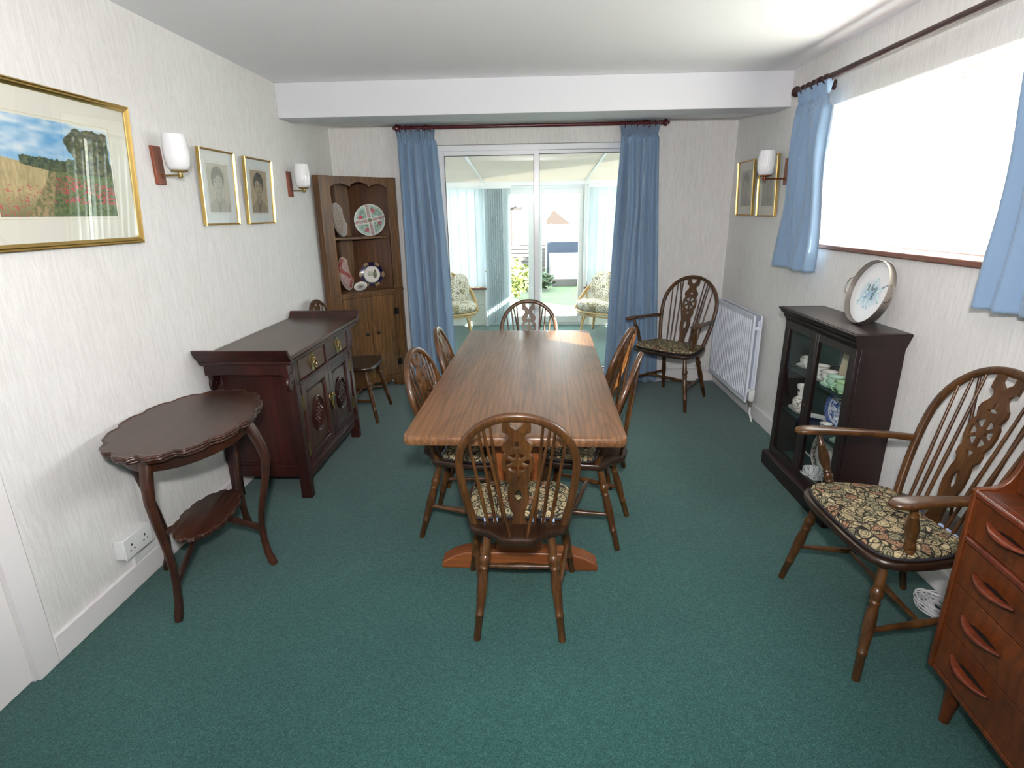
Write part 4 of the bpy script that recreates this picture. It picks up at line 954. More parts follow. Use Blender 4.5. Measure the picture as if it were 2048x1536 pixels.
m = MB(); m.lathe((1.575, 2.66, .396), (1.575, 2.66, .410), [(0, .03), (.3, .045), (1, .060), (.9, .058), (.5, .04), (.4, .01)], 30); tag(m.build('saucer', 'mint', smooth=60), 'pale saucer in front of the willow plate in glass cabinet', 'saucer')
plate('plate', 'large white plate with brown patterned rim standing on bottom of glass cabinet', 'plate', col_rim, .125, (1.648, 2.96, .093), R_(-88), .2)
bx_, by_, bz_ = 1.560, 2.845, .093
t_ = thing('soup_bowl', 'white bowl with blue lattice pattern and small handles at bottom of glass cabinet', 'bowl', (bx_, by_, bz_))
def bcol(u, v):
    if abs(math.sin(u*2*PI*7+v*6)) < .14 or abs(math.sin(u*2*PI*7-v*6)) < .14: return (70, 90, 120)
    return (232, 234, 232)
bp_ = [(0, .026), (.1, .028), (.16, .024), (.3, .05), (.55, .068), (1, .074)]
m = MB(); m.grid(lambda u, v: (bx_+interp(bp_, v)*math.cos(2*PI*u), by_+interp(bp_, v)*math.sin(2*PI*u), bz_+.062*v), 120, 30, lambda u, v: lin(bcol(u, v)), closeu=True)
m.grid(lambda u, v: (bx_+.073*(1-v*.999)*math.cos(2*PI*u), by_+.073*(1-v*.999)*math.sin(2*PI*u), bz_+.062-.05*(1-(1-v)**3)), 120, 24, lambda u, v: lin(bcol(u, .9-v*.6)), closeu=True); m.build('bowl_body', 'glaze', t_, color=True, smooth=60)
for s_ in (-1, 1):
    m = MB(); m.tube([(bx_+.012*math.sin(a)*0, by_+s_*(.066+.026*math.sin(a)), bz_+.036+.018*math.cos(a)) for a in [PI*q/8 for q in range(9)]], .0035, 8); m.build('handle', 'china', t_)

# round tray leaning on the wall, on the cabinet
tr = thing('serving_tray', 'round metal rimmed tray with blue floral centre leaning on wall above china cabinet', 'tray', (1.598, 2.745, 1.0055), R_(-90))
r = .152; tilt = R_(14)
m = MB(); T = Matrix.Rotation(-tilt, 4, 'X') @ Matrix.Translation((0, 0, r+.002))
m.grid(lambda u, v: (r*.985*v*math.cos(2*PI*u), 0, r*.985*v*math.sin(2*PI*u)), 140, 60, lambda u, v: lin(col_tray(u, v)), closeu=True); m.v = [T @ p for p in m.v]; m.build('tray_base', 'glaze', tr, local=True, color=True)
m = MB(); N = 80; vs = []
for (rr, y) in ((r, .008), (r, -.024), (r+.002, -.026), (r+.003, -.024), (r+.003, .008)):
    for i in range(N): a = 2*PI*i/N; vs.append((rr*math.cos(a), y, rr*math.sin(a)))
m.add(vs, [(j*N+i, j*N+(i+1) % N, ((j+1) % 5)*N+(i+1) % N, ((j+1) % 5)*N+i) for j in range(5) for i in range(N)]); m.v = [T @ p for p in m.v]; m.build('rim', 'chrome', tr, local=True)
for s_ in (-1, 1):
    m = MB(); pts = []
    for q in range(13):
        a = PI*q/12; pts.append((s_*(r+.003+.036*math.sin(a)**.7), -.020, .040*math.cos(a)+.012))
    m.tube(pts, .0028, 8); m.v = [T @ p for p in m.v]; m.build('handle', 'chrome', tr, local=True)

# ================================================================== RADIATOR
ra = thing('radiator', 'white double panel radiator on right wall behind the corner armchair', 'radiator', (1.65, 4.5, .13))
RX, RY0, RY1, RZ0, RZ1 = 1.607, 4.045, 4.93, .145, .800
for x, e in ((RX, 1), (1.672, -1)):
    n = 23; m = MB()
    def fn(u, v):
        y = RY0+u*(RY1-RY0); z = RZ0+v*(RZ1-RZ0); k = u*n % 1
        d_ = .008 if .25 < k < .75 else 0
        edge = (v < .06 or v > .94 or u < .02 or u > .98)
        return (x+(0.0 if edge or .28 < k < .72 else .028)*(1 if e > 0 else -1), y, z)
    m.grid(fn, n*10, 24); m.grid(lambda u, v: (x+.030*e, RY0+u*(RY1-RY0), RZ0+v*(RZ1-RZ0)), 1, 1)
    m.box((x-.001, RY0, RZ1), (x+.013*e, RY1, RZ1+.006)); m.box((x-.001, RY0, RZ0-.006), (x+.013*e, RY1, RZ0)); m.box((x, RY0-.005, RZ0-.006), (x+.013*e, RY0, RZ1+.006)); m.box((x, RY1, RZ0-.006), (x+.013*e, RY1+.005, RZ1+.006))
    m.build('panel', 'rad', ra, smooth=30)
for a_, b_ in (((RX+.014, RY0-.007, .70), (1.662, RY0+.012, .725)), ((RX+.014, RY0-.007, .22), (1.662, RY0+.012, .245))): B((a_, b_)).build('connector', 'rad', ra)
for a_, b_ in (((1.684, RY0+.25, .25), (XR-.001, RY0+.28, .7)), ((1.684, RY1-.28, .25), (XR-.001, RY1-.25, .7))): B((a_, b_)).build('wall_bracket', 'rad', ra)
m = MB(); 
for i in range(60): m.box((RX+.014, RY0+.03+i*.0145, .22), (1.658, RY0+.0315+i*.0145, .70))
m.build('convector_fins', 'rad', ra)
m = MB(); vy_ = RY0-.035
m.lathe((1.64, vy_, .165), (1.640, vy_-.008, .250), [(0, .017), (.1, .022), (.75, .024), (.95, .020), (1, .015)], 16); v1 = m.build('radiator_valve', 'plastic', ra)
m = MB(); m.lathe((1.64, vy_, .118), (1.64, vy_, .168), [(0, .012), (.3, .014), (.35, .009), (.7, .009), (.75, .014), (1, .014)], 12); m.tube([(1.64, vy_, .14), (1.64, RY0+.01, .145)], .009, 10); m.build('valve_body', 'chrome', v1)
m = MB(); m.tube([(1.64, vy_, .12), (1.642, vy_, .07), (1.66, vy_-.01, .0)], .0075, 10); m.build('pipe', 'plastic', ra)
m = MB(); m.tube([(1.66, RY1+.02, .15), (1.66, YB-.03, .15), (1.62, YB-.03, .13), (1.2, YB-.03, .13)], .0075, 10); m.build('pipe', 'plastic', ra)

# ================================================================== BUREAU (local: x along front away from far corner, y depth, rotated)
bu = thing('bureau', 'reddish teak bureau with four drawers and tapered legs at bottom right corner', 'bureau', (1.245, 1.455, 0), R_(-90-5.6))
# local +X runs along the front toward the camera, local +Y is depth toward wall
BW, BD, b0 = .76, .395, .168
side = [(0, b0), (.0, .783), (.008, .790), (.045, .793), (.062, .80), (.078, .816), (.092, .845), (.102, .88), (.112, .93), (.122, 1.0), (.128, 1.06), (BD, 1.06), (BD, b0)]
for x0 in (0, BW-.018):
    m = MB(); m.prism([(a, z) for a, z in side], lambda u, v, w_: (w_, u, v), x0, x0+.018); m.build('side_panel', 'teak', bu, local=True, bevel=.003)
B(((.018, .004, b0), (BW-.018, BD-.02, b0+.016)), ((.018, .02, .770), (BW-.018, BD-.02, .786)), ((.018, BD-.012, b0), (BW-.018, BD, 1.06)), ((.018, .02, .49), (BW-.018, .05, .50))).build('carcass', 'teak', bu, local=True, bevel=.003)
B(((.018, -.002, .767), (BW-.018, .03, .786))).build('front_edge', 'teak_h', bu, local=True, bevel=.005)
B(((.018, -.001, .624), (BW-.018, .014, .644))).build('front_edge', 'teak_h', bu, local=True, bevel=.006)
B(((.018, .098, .786), (BW-.018, .112, 1.0))).build('fall_flap', 'teak', bu, local=True, bevel=.003)
B(((.018, .126, 1.045), (BW-.018, BD, 1.06))).build('top_board', 'teak', bu, local=True, bevel=.003)
for z0, z1 in ((.646, .765), (.488, .622), (.336, .485), (.187, .333)):
    dr = B(((.020, .006, z0), (BW-.020, .022, z1))).build('drawer', 'teak', bu, local=True, bevel=.0015)
    hz = {.646: .716, .488: .555, .336: .412, .187: .273}[z0]
    for hx in (.170, BW-.170):
        m = MB(); N = 17; pts = []; hw_ = []; ht_ = []
        for i in range(N):
            u = -1+2*i/(N-1); pts.append((hx+u*.076, -.004-.016*(1-u*u), hz+.012-.006*(1-u*u))); hw_.append(.004+.010*(1-u*u)); ht_.append(.003+.0045*(1-abs(u)))
        sweep(m, pts, hw_, ht_, up=(0, 0, 1), seg=12); h_ = m.build('handle', 'teak_h', dr, local=True, smooth=60)
        m = MB(); m.prism([(-.07, .0), (-.04, .010), (0, .014), (.04, .010), (.07, 0), (.04, -.012), (0, -.017), (-.04, -.012)], lambda u, v, w_: (hx+u, w_, hz+v-.002), .0025, .0062); m.build('finger_scoop', 'ebony', h_, local=True, smooth=0)
for x0 in (.072, BW-.072):
    for y0 in (.05, BD-.05):
        sx_ = -1 if x0 < .3 else 1
        MB().lathe((x0+sx_*.014, y0-(.0), 0), (x0, y0, b0), [(0, .014), (1, .026)], 16).build('leg', 'teak', bu, local=True)

# ================================================================== CURTAINS
def pole(name, label, a, b_, r, mat, along, rings, brk):
    t_ = thing(name, label, 'curtain pole', ((a[0]+b_[0])/2, (a[1]+b_[1])/2, a[2]))
    m = MB(); m.lathe(a, b_, [(0, r), (1, r)], 16); m.build('rod', mat, t_)
    d_ = (Vector(b_)-Vector(a)).normalized()
    for p, s_ in ((Vector(a), -1), (Vector(b_), 1)):
        m = MB(); e = p+d_*s_*.075; m.lathe(p, e, [(0, r*1.3), (.1, r*1.3), (.15, r*.8), (.3, r*1.5), (.5, r*2.1), (.65, r*1.9), (.8, r*.9), (.88, r*1.1), (1, r*.3)], 18); m.build('finial', mat, t_)
    for p in brk:
        m = MB()
        if along == 'x': m.tube([(p, a[1], a[2]-.004), (p, YB, a[2]-.02)], .009, 10); m.lathe((p, YB-.012, a[2]-.02), (p, YB, a[2]-.02), [(0, .02), (1, .028)], 16); m.lathe((p-.012, a[1], a[2]), (p+.012, a[1], a[2]), [(0, r*1.5), (1, r*1.5)], 16)
        else: m.tube([(a[0], p, a[2]-.004), (XR, p, a[2]-.02)], .009, 10); m.lathe((XR-.012, p, a[2]-.02), (XR, p, a[2]-.02), [(0, .02), (1, .028)], 16); m.lathe((a[0], p-.012, a[2]), (a[0], p+.012, a[2]), [(0, r*1.5), (1, r*1.5)], 16)
        m.build('bracket', mat, t_)
    return t_
PYb = YB-.085
pole('curtain_pole', 'long dark red wooden curtain pole with ball finials above the glass doors', (-1.105, PYb, 2.243), (1.05, PYb, 2.243), .0145, 'polew', 'x', None, (-.90, .93))
PXr = XR-.085
pole('curtain_pole', 'dark brown curtain pole above the side window on right wall', (PXr, 1.45, 2.238), (PXr, 3.80, 2.238), .0150, 'polew2', 'y', None, (3.55, 1.7))
def curtain(name, label, group, P, z0, z1, edge, nf, amp, rings, axis, polep, drapes=None, seed=0):
    """P(s, d, z): s metres along the pole, d out from wall; edge(v)->(s0,s1) with v=0 top,1 bottom"""
    t_ = thing(name, label, 'curtain', P((edge(1)[0]+edge(1)[1])/2, 0, z0), 0, group)
    rnd = random.Random(seed); ph = [rnd.uniform(-.5, .5) for _ in range(60)]; ams = lambda k: (lambda i0, f0: am[i0 % 60]*(1-f0)+am[(i0+1) % 60]*f0)(int(k), k-int(k)); am = [rnd.uniform(.65, 1.25) for _ in range(60)]
    tape = .075/(z1-z0)
    def fn(u, v):
        s0, s1 = edge(v); k = u*nf; i = int(k) % 60
        warp = u+.35/nf*math.sin(2*PI*u*nf*.37+seed)
        s_ = s0+(s1-s0)*warp if 0 < u < 1 else s0+(s1-s0)*u
        a = amp*ams(k)*(1 if v > tape*1.8 else .45)*(.55+.45*min(1, v*3))
        q_ = math.sin(2*PI*warp*nf+ph[0]*v*1.2); d_ = a*math.copysign(abs(q_)**.7, q_)+.16*a*math.sin(2*PI*warp*nf*2.3+seed+v*1.5)+.012*math.sin(v*7+u*9+seed)
        if v < tape: d_ = .010*math.sin(2*PI*u*nf*3.1)*(1+1.2*(1-v/tape)); s_ = s0+(s1-s0)*(u-.5)*(1+.10*(1-v/tape))+(s1-s0)*.5
        elif v < tape*1.6: d_ = .45*d_+.006*math.sin(2*PI*u*nf*3.1)
        z = z1+(z0-z1)*v
        if v < tape: z += .004*math.sin(2*PI*u*nf*3.1+1)
        if drapes:
            dd_, ds_ = drapes(u, v); d_ += dd_; s_ += ds_
        return P(s_, d_, z)
    m = MB(); m.grid(fn, int(nf*16), 90); m.build('fabric', 'curtain', t_, smooth=80, solid=.003)
    for k in range(rings):
        s0, s1 = edge(0); s_ = s0+(s1-s0)*(k+.5)/rings; c_ = Vector(P(s_, polep[0], polep[1])); m = MB(); tl2 = rnd.uniform(-.3, .3)
        pts = []
        for q in range(18):
            a = 2*PI*q/18; o_ = Vector((math.sin(tl2)*.024*math.cos(a), .024*math.cos(a), .024*math.sin(a)-.007)) if axis == 'x' else Vector((.024*math.cos(a), math.sin(tl2)*.024*math.cos(a), .024*math.sin(a)-.007)); pts.append(c_+o_)
        m.tube(pts, .0042, 8, closed=True); m.build('curtain_ring', 'polew' if axis == 'x' else 'polew2', t_)
    return t_
Pb = lambda s_, d_, z: (s_, PYb-d_, z)
def eL(v): return (-1.145-.005*v, -.835+.02*v+.055*math.sin(min(1, v*1.1)*PI*.5))
def eR(v): return (.735-.085*v**.8, 1.03+.10*v**1.2)
def drL(u, v):
    g1 = math.exp(-((u-.78)/.10)**2); 
    return (.030*g1*math.exp(-((v-.44)/.10)**2)-.02*g1*math.exp(-((v-.56)/.06)**2), .03*g1*math.exp(-((v-.42)/.14)**2))
def drR(u, v):
    g1 = math.exp(-((u-.38)/.12)**2)
    return (.035*g1*math.exp(-((v-.26)/.16)**2)-.02*g1*math.exp(-((v-.40)/.05)**2), .025*g1*math.exp(-((v-.3)/.2)**2))
GB = 'long curtains at the patio doors'
curtain('curtain', 'long blue velvet curtain left of the glass doors beside the corner cabinet', GB, Pb, .015, 2.228, eL, 4.6, .032, 6, 'x', (0, 2.243), drL, 3)
curtain('curtain', 'long blue velvet curtain right of the glass doors reaching the carpet', GB, Pb, .012, 2.228, eR, 5.2, .034, 6, 'x', (0, 2.243), drR, 8)
Pr = lambda s_, d_, z: (PXr-d_, s_, z)
GS = 'short curtains at the side window'
curtain('curtain', 'short blue curtain at far end of the side window, partly sunlit', GS, Pr, 1.19, 2.222, lambda v: (3.43-.05*v, 3.78+.07*v), 4.5, .022, 5, 'y', (0, 2.238), None, 5)
curtain('curtain', 'short blue curtain at near end of the side window by right picture edge', GS, Pr, 1.195, 2.222, lambda v: (1.50-.02*v, 2.10-.02*v), 6.5, .026, 7, 'y', (0, 2.238), None, 11)

# ================================================================== PICTURES
def landscape(u, v):   # v up
    x, y = u, v
    hill = .50+.10*(1-x/.42) if x < .42 else .50-.02*(x-.42)
    treeline = .56+.05*fbm(x*9, 3)+.06*fbm(x*22, 9)
    if x > .62: treeline += .02
    bigtree = x > .60+.05*math.sin(y*14)+.05*fbm(y*12, 4) and y > .46 and not (x > .985)
    if bigtree and (y < .98-.05*fbm(x*20, 1)):
        n_ = fbm(x*30, y*30); return lerp((48, 52, 34), (116, 110, 72), n_*1.9-.5)
    if y > max(hill, treeline if x > .20 else 0):
        n_ = fbm(x*4+1, y*7); c = lerp((96, 158, 206), (226, 232, 232), n_*2.4-.75); return lerp(c, (214, 224, 226), (.85-y)*1.2)
    if x > .20 and y > hill-.02:
        n_ = fbm(x*40, y*40); return lerp((44, 60, 44), (104, 112, 76), n_*1.8-.4)
    n_ = fbm(x*50, y*34)
    path = abs(x-(.46-.30*(hill-y)*1.0)) < .015+.14*(hill-y)
    if x < .42-.22*(hill-y) and not path:
        c = lerp((150, 136, 96), (206, 188, 140), fbm(x*90, y*12))
        if y < .32 and fbm(x*60+7, y*60) > .66: return (186, 74, 80)
        return lerp(c, (98, 104, 66), (.25-y)*3)
    if path: return lerp((170, 146, 108), (96, 104, 62), n_*2.2-.7)
    c = lerp((60, 82, 48), (128, 134, 84), n_*1.6-.3)
    if y > .14 and fbm(x*75+2, y*80) > .55 and y < .46-.35*abs(x-.62) and fbm(x*9, y*22) > .42: return (190, 72, 86)
    return c
def portrait(seed, tone, paper):
    def f(u, v):
        x, y = (u-.5)*.72, (v-.5)*1.0+.02; x += .02*math.sin(seed)
        bgc = lerp(paper, tuple(p*.93 for p in paper), fbm(u*8+seed, v*8))
        ink = lambda k: lerp(bgc, (60, 54, 48), k*tone)
        hx, hy = x, y-.16; k = 0
        head = (hx/.175)**2+(hy/.25)**2
        hair = (hx/.215)**2+((hy-.055)/.255)**2
        if hair < 1 and (hy > .085+.04*math.sin(hx*18+seed) or abs(hx) > .150): k = .55+.4*fbm(u*60+seed, v*16)
        elif head < 1:
            k = .06+.10*max(0, hx)/.17
            for sx_ in (-1, 1):
                ex = hx-sx_*.075; 
                if (ex/.035)**2+((hy+.005)/.014)**2 < 1: k = .75
                if abs(ex) < .045 and abs(hy-.040-.008*math.cos(ex*40)) < .007: k = .6
            if abs(hx-.018) < .006 and -.08 < hy < .01: k = .35
            if abs(hx) < .026 and abs(hy+.088) < .006: k = .45
            if abs(hx) < .055 and abs(hy+.142-.006*math.cos(hx*50)) < .007: k = .6
            if head > .9: k = .4
        elif abs(x) < .09 and -.24 < y < .0: k = .18+(.25 if abs(x) > .075 else 0)
        elif y < -.16-.9*max(0, abs(x)-.06)**1.3:
            k = .12+.18*fbm(u*30, v*8+seed)
            if abs(abs(x)-(.10-(y+.2)*-.32)) < .010: k = .55
            if abs(x) < .03-(y+.24)*.05 and y < -.25: k = .5
        return ink(k)
    return f
def picture(name, label, cat, wall, y0, y1, z0, z1, lean_, fr, mount_mat, img, box, res, fmat='gold', group=None, glass=True):
    """wall: 'L' or 'R'. frame spans y0..y1, z0..z1 on wall; box = picture area in fractions (u0,u1,v0,v1)"""
    W_, H_ = y1-y0, z1-z0; yc = (y0+y1)/2
    if wall == 'L': t_ = thing(name, label, cat, (XL+.002, yc, z0), R_(90), group)
    else: t_ = thing(name, label, cat, (XR-.002, yc, z0), R_(-90), group)
    # local: x right when facing picture, front is -Y... picture plane XZ
    T = Matrix.Rotation(math.atan2(lean_, H_), 4, 'X')
    d_ = .018
    def put(m): m.v = [T @ p for p in m.v]; return m
    m = MB(); o_ = [(-W_/2, 0), (W_/2, 0), (W_/2, H_), (-W_/2, H_)]
    prof = [(0, 0), (0, -d_), (fr*.18, -d_-.003), (fr*.35, -d_+.001), (fr*.55, -d_-.001), (fr*.8, -d_*.75), (fr, -d_*.6), (fr, 0)]
    vs = []; n = len(prof)
    for (cx_, cz_), (ix, iz) in zip(o_, ((1, 1), (-1, 1), (-1, -1), (1, -1))):
        for a, b_ in prof: vs.append((cx_+ix*a, b_, cz_+iz*a))
    m.add(vs, [(c_*n+i, c_*n+(i+1) % n, ((c_+1) % 4)*n+(i+1) % n, ((c_+1) % 4)*n+i) for c_ in range(4) for i in range(n)])
    put(m).build('frame', fmat, t_, local=True, smooth=25)
    put(MB().box((-W_/2+fr*.8, -.006, fr*.8), (W_/2-fr*.8, -.002, H_-fr*.8))).build('mount', mount_mat, t_, local=True, smooth=0)
    u0, u1, v0, v1 = box
    gx = lambda u: -W_/2+W_*(u0+(u1-u0)*u); gz = lambda v: H_*(v0+(v1-v0)*v)
    m = MB(); m.grid(lambda u, v: (gx(u), -.0066, gz(v)), res[0], res[1], lambda u, v: lin(img(u, v))); put(m).build('picture_print', 'paint', t_, local=True, color=True, smooth=0)
    b_ = .0018; m = MB()
    e = .008
    for (xa, xb, za, zb) in ((gx(0)-e, gx(1)+e, gz(0)-e-b_, gz(0)-e), (gx(0)-e, gx(1)+e, gz(1)+e, gz(1)+e+b_), (gx(0)-e-b_, gx(0)-e, gz(0)-e, gz(1)+e), (gx(1)+e, gx(1)+e+b_, gz(0)-e, gz(1)+e)): m.box((xa, -.0068, za), (xb, -.0062, zb))
    put(m).build('mount_line', 'card', t_, local=True, smooth=0)
    put(MB().add([(-W_/2+fr*.9, -d_*.6, fr*.9), (W_/2-fr*.9, -d_*.6, fr*.9), (W_/2-fr*.9, -d_*.6, H_-fr*.9), (-W_/2+fr*.9, -d_*.6, H_-fr*.9)], [(0, 1, 2, 3)])).build('glass', 'glass', t_, local=True, smooth=0)
    return t_
picture('framed_picture', 'large gilt framed print of poppy field landscape on left wall', 'picture', 'L', 1.685, 2.476, 1.450, 1.998, .046, .024, 'mount', landscape, (.165, .835, .205, .80), (260, 170))
GPt = 'gilt framed pencil portraits of boys'
picture('portrait_drawing', 'gilt framed portrait drawing with window reflection, nearer the camera on left wall', 'picture', 'L', 2.985, 3.338, 1.510, 1.902, .024, .010, 'mount2', portrait(1, .55, (196, 190, 172)), (.20, .80, .17, .82), (110, 150), group=GPt)
picture('portrait_drawing', 'gilt framed portrait drawing of boy with dark hair and tie on left wall, further one', 'picture', 'L', 3.450, 3.806, 1.508, 1.898, .026, .010, 'mount2', portrait(2.4, 1.0, (184, 166, 134)), (.20, .80, .17, .82), (110, 150), group=GPt)
picture('portrait_drawing', 'faint gilt framed pencil portrait on right wall nearest the far corner', 'picture', 'R', 4.540, 4.885, 1.505, 1.915, .020, .009, 'mount', portrait(3.3, .5, (176, 174, 160)), (.20, .80, .17, .82), (110, 150), group=GPt)
picture('portrait_drawing', 'faint gilt framed pencil portrait on right wall behind the wall lamp', 'picture', 'R', 4.115, 4.445, 1.500, 1.915, .020, .009, 'mount', portrait(5.1, .5, (176, 174, 160)), (.20, .80, .17, .82), (110, 150), group=GPt)

# ================================================================== WALL LAMPS
def lamp(label, x_wall, y, z, s_, ribbed=False, yo=0.0, armlen=.105):
    t_ = thing('wall_lamp', label, 'wall lamp', (x_wall, y, z), 0, 'wall lamps with white glass shades')
    m = MB(); m.prism([(-.032, -.085), (.032, -.085), (.032, .085), (-.032, .085)], lambda u, v, w_: (x_wall+s_*w_, y+u, z+v), 0, .014); m.build('back_plate', 'lampwood', t_, bevel=.002)
    am = 'copper' if ribbed else 'brass'; zc = z-.045; xc = x_wall+s_*armlen; yc = y+yo
    m = MB(); m.tube([(x_wall+s_*.012, y, zc), (xc+s_*.014, yc, zc)], .0048, 10); m.lathe((xc, yc, zc-.012), (xc, yc, zc+.016), [(0, .008), (.2, .010), (1, .010)], 12); m.build('arm', am, t_)
    m = MB(); m.lathe((xc, yc, zc+.012), (xc, yc, zc+.024), [(0, .022), (.4, .036), (1, .034)], 24); m.build('shade_holder', am, t_)
    m = MB(); N = 96; prof = [(0, .032), (.04, .041), (.14, .050), (.35, .0545), (.6, .0545), (.85, .0505), (1, .046), (.985, .043), (.6, .050), (.1, .044), (.06, .02)]
    vs = []
    for t2, r2 in prof:
        for i in range(N): a = 2*PI*i/N; rr = r2*(1+(.022*math.cos(28*a) if ribbed else 0)); vs.append((xc+rr*math.cos(a), yc+rr*math.sin(a), zc+.022+.155*t2))
    m.add(vs, [(j*N+i, j*N+(i+1) % N, (j+1)*N+(i+1) % N, (j+1)*N+i) for j in range(len(prof)-1) for i in range(N)]+[tuple(range(N))]); m.build('shade', 'opal', t_, smooth=50)
lamp('white glass wall lamp on wooden plate between large landscape and portraits, left wall', XL, 2.69, 1.785, 1)
lamp('white glass wall lamp on wooden plate above the corner chair, left wall further end', XL, 4.14, 1.770, 1)
lamp('ribbed white glass wall lamp beside the side window curtain on right wall', XR, 4.02, 1.790, -1, True, 0, .15)

# ================================================================== SOCKETS, CABLE
so = thing('wall_socket', 'white double power socket on surface box low on left wall', 'socket', (XL+.02, 2.03, .19))
B(((XL, 1.925, .180), (XL+.042, 2.085, .268))).build('back_box', 'plastic', so, bevel=.003)
fp = B(((XL+.042, 1.922, .177), (XL+.050, 2.088, .271))).build('face_plate', 'plastic', so, bevel=.003)
m = MB()
for yc_ in (1.965, 2.045):
    m.box((XL+.0502, yc_-.0035, .226), (XL+.0508, yc_+.0035, .236)); m.box((XL+.0502, yc_-.015, .206), (XL+.0508, yc_-.008, .211)); m.box((XL+.0502, yc_+.008, .206), (XL+.0508, yc_+.015, .211))
m.build('pin_hole', 'black', fp, smooth=0)
B(((XL+.050, 1.990, .235), (XL+.054, 2.0, .253)), ((XL+.050, 2.012, .235), (XL+.054, 2.022, .253))).build('switch', 'plastic', fp, bevel=.001)
tk = B(((XL, 1.998, SKH), (XL+.018, 2.032, .180)), ((XL, 2.032, SKH+.002), (XL+.014, 2.56, SKH+.026))).build('cable_trunking', 'plastic', bevel=.002)
tag(tk, 'white plastic cable trunking running from socket along the left skirting board', 'trunking')
m = MB(); rnd = random.Random(4); pts = []
for i in range(620):
    a = i*.24; rr = .052+.026*math.sin(i*.051)+.008*math.sin(i*.9); pts.append((1.615+rr*math.cos(a)*.85, 1.90+rr*math.sin(a)*1.25, .005+.011*(1+math.sin(i*.037))+.0022*(1+math.sin(i*.31))))
m.tube(pts, .0026, 6); m.tube([(1.66, 1.92, .03), (1.68, 1.86, .10), (1.695, 1.85, .05), (1.70, 1.80, .02)], .0026, 6)
tag(m.build('cable_coil', 'cable', smooth=60), 'loosely coiled white cable on the carpet behind the near armchair', 'cable')

# ================================================================== CANE FURNITURE IN THE CONSERVATORY
def cane_seat(name, label, cx_, cy_, rz, wdt, dep, zs, zb, cat, pillows=3):
    t_ = thing(name, label, cat, (cx_, cy_, 0), rz, 'cane seats in the conservatory')
    a_, b_ = wdt/2, dep/2
    def ring(k, z, n=36): return [(a_*k*math.cos(2*PI*i/n), b_*k*math.sin(2*PI*i/n), z) for i in range(n)]
    m = MB(); m.tube(ring(1, zs-.10), .014, 8, closed=True); m.tube(ring(.97, zs-.135), .011, 8, closed=True); m.build('seat_rail', 'cane', t_, local=True)
    arch = lambda k, zt: [(a_*k*1.04*math.cos(t2), b_*k*math.sin(t2), zs-.10+(zt-zs+.10)*math.sin(t2)**1.1) for t2 in [PI*i/28 for i in range(29)]]
    m = MB(); m.tube(arch(1.0, zb), .017, 8); m.tube(arch(.97, zb-.03), .012, 8)
    for i in range(1, 12):
        t2 = PI*i/12; m.tube([(a_*math.cos(t2), b_*math.sin(t2)*.98, zs-.10), (a_*1.02*math.cos(t2), b_*1.0*math.sin(t2), zs-.10+(zb-zs+.10)*math.sin(t2)**1.1)], .007, 6)
    m.build('back_frame', 'cane', t_, local=True)
    for sx_ in (-1, 1):
        for sy_ in (-1, 1):
            m = MB(); x0, y0 = sx_*a_*.70, sy_*b_*.70
            m.tube([(x0*.75, y0*.75, zs-.11), (x0*.95, y0*.95, zs-.14), (x0*1.02, y0*1.02, zs-.2), (x0*1.12, y0*1.12, 0)], .016, 8); m.tube([(x0*1.12, y0*.7, zs-.13), (x0*1.06, y0*.98, zs-.17), (x0*1.1, y0*1.08, .03)], .010, 6)
            m.build('leg', 'cane', t_, local=True)
    m = MB(); n = 30; lp = [(a_*.99*math.cos(2*PI*i/n), b_*.99*math.sin(2*PI*i/n)) for i in range(n)]
    loft(m, lp, [(.88, zs-.092), (.98, zs-.07), (1.02, zs-.03), (1.0, zs+.005), (.93, zs+.028), (.7, zs+.036), (.3, zs+.038)]); m.build('seat_cushion', 'florals', t_, local=True, smooth=80)
    for i in range(pillows):
        t2 = PI*(.16+.68*(i+.5)/pillows); c_ = Vector((a_*.72*math.cos(t2), b_*.66*math.sin(t2), zs+.15+(zb-zs-.3)*.5*math.sin(t2)))
        m = MB(); m.ball((0, 0, 0), 1, 18, 12, (1, 1, 1)); T = Matrix.Translation(c_) @ Matrix.Rotation(t2-PI/2, 4, 'Z') @ Matrix.Rotation(R_(-12), 4, 'X') @ Matrix.Diagonal((wdt*.52/pillows*1.12, .085, .155+.07*math.sin(t2), 1)); m.v = [T @ p for p in m.v]; m.build('back_cushion', 'florals', t_, local=True, smooth=80)
    return t_
cane_seat('cane_chair', 'cane armchair with floral cushions at left of the conservatory by the brick wall', -1.16, 7.25, R_(10), .80, .62, .40, .79, 'armchair', 3)
cane_seat('cane_sofa', 'cane sofa with floral cushions at right of the conservatory', 1.13, 7.10, R_(-24), 1.20, .70, .42, .82, 'sofa', 4)
fs = cane_seat('cane_chair', 'cane armchair glimpsed just inside the glass doors beside left curtain', -1.22, 6.0, R_(75), .66, .60, .42, .74, 'armchair', 3)

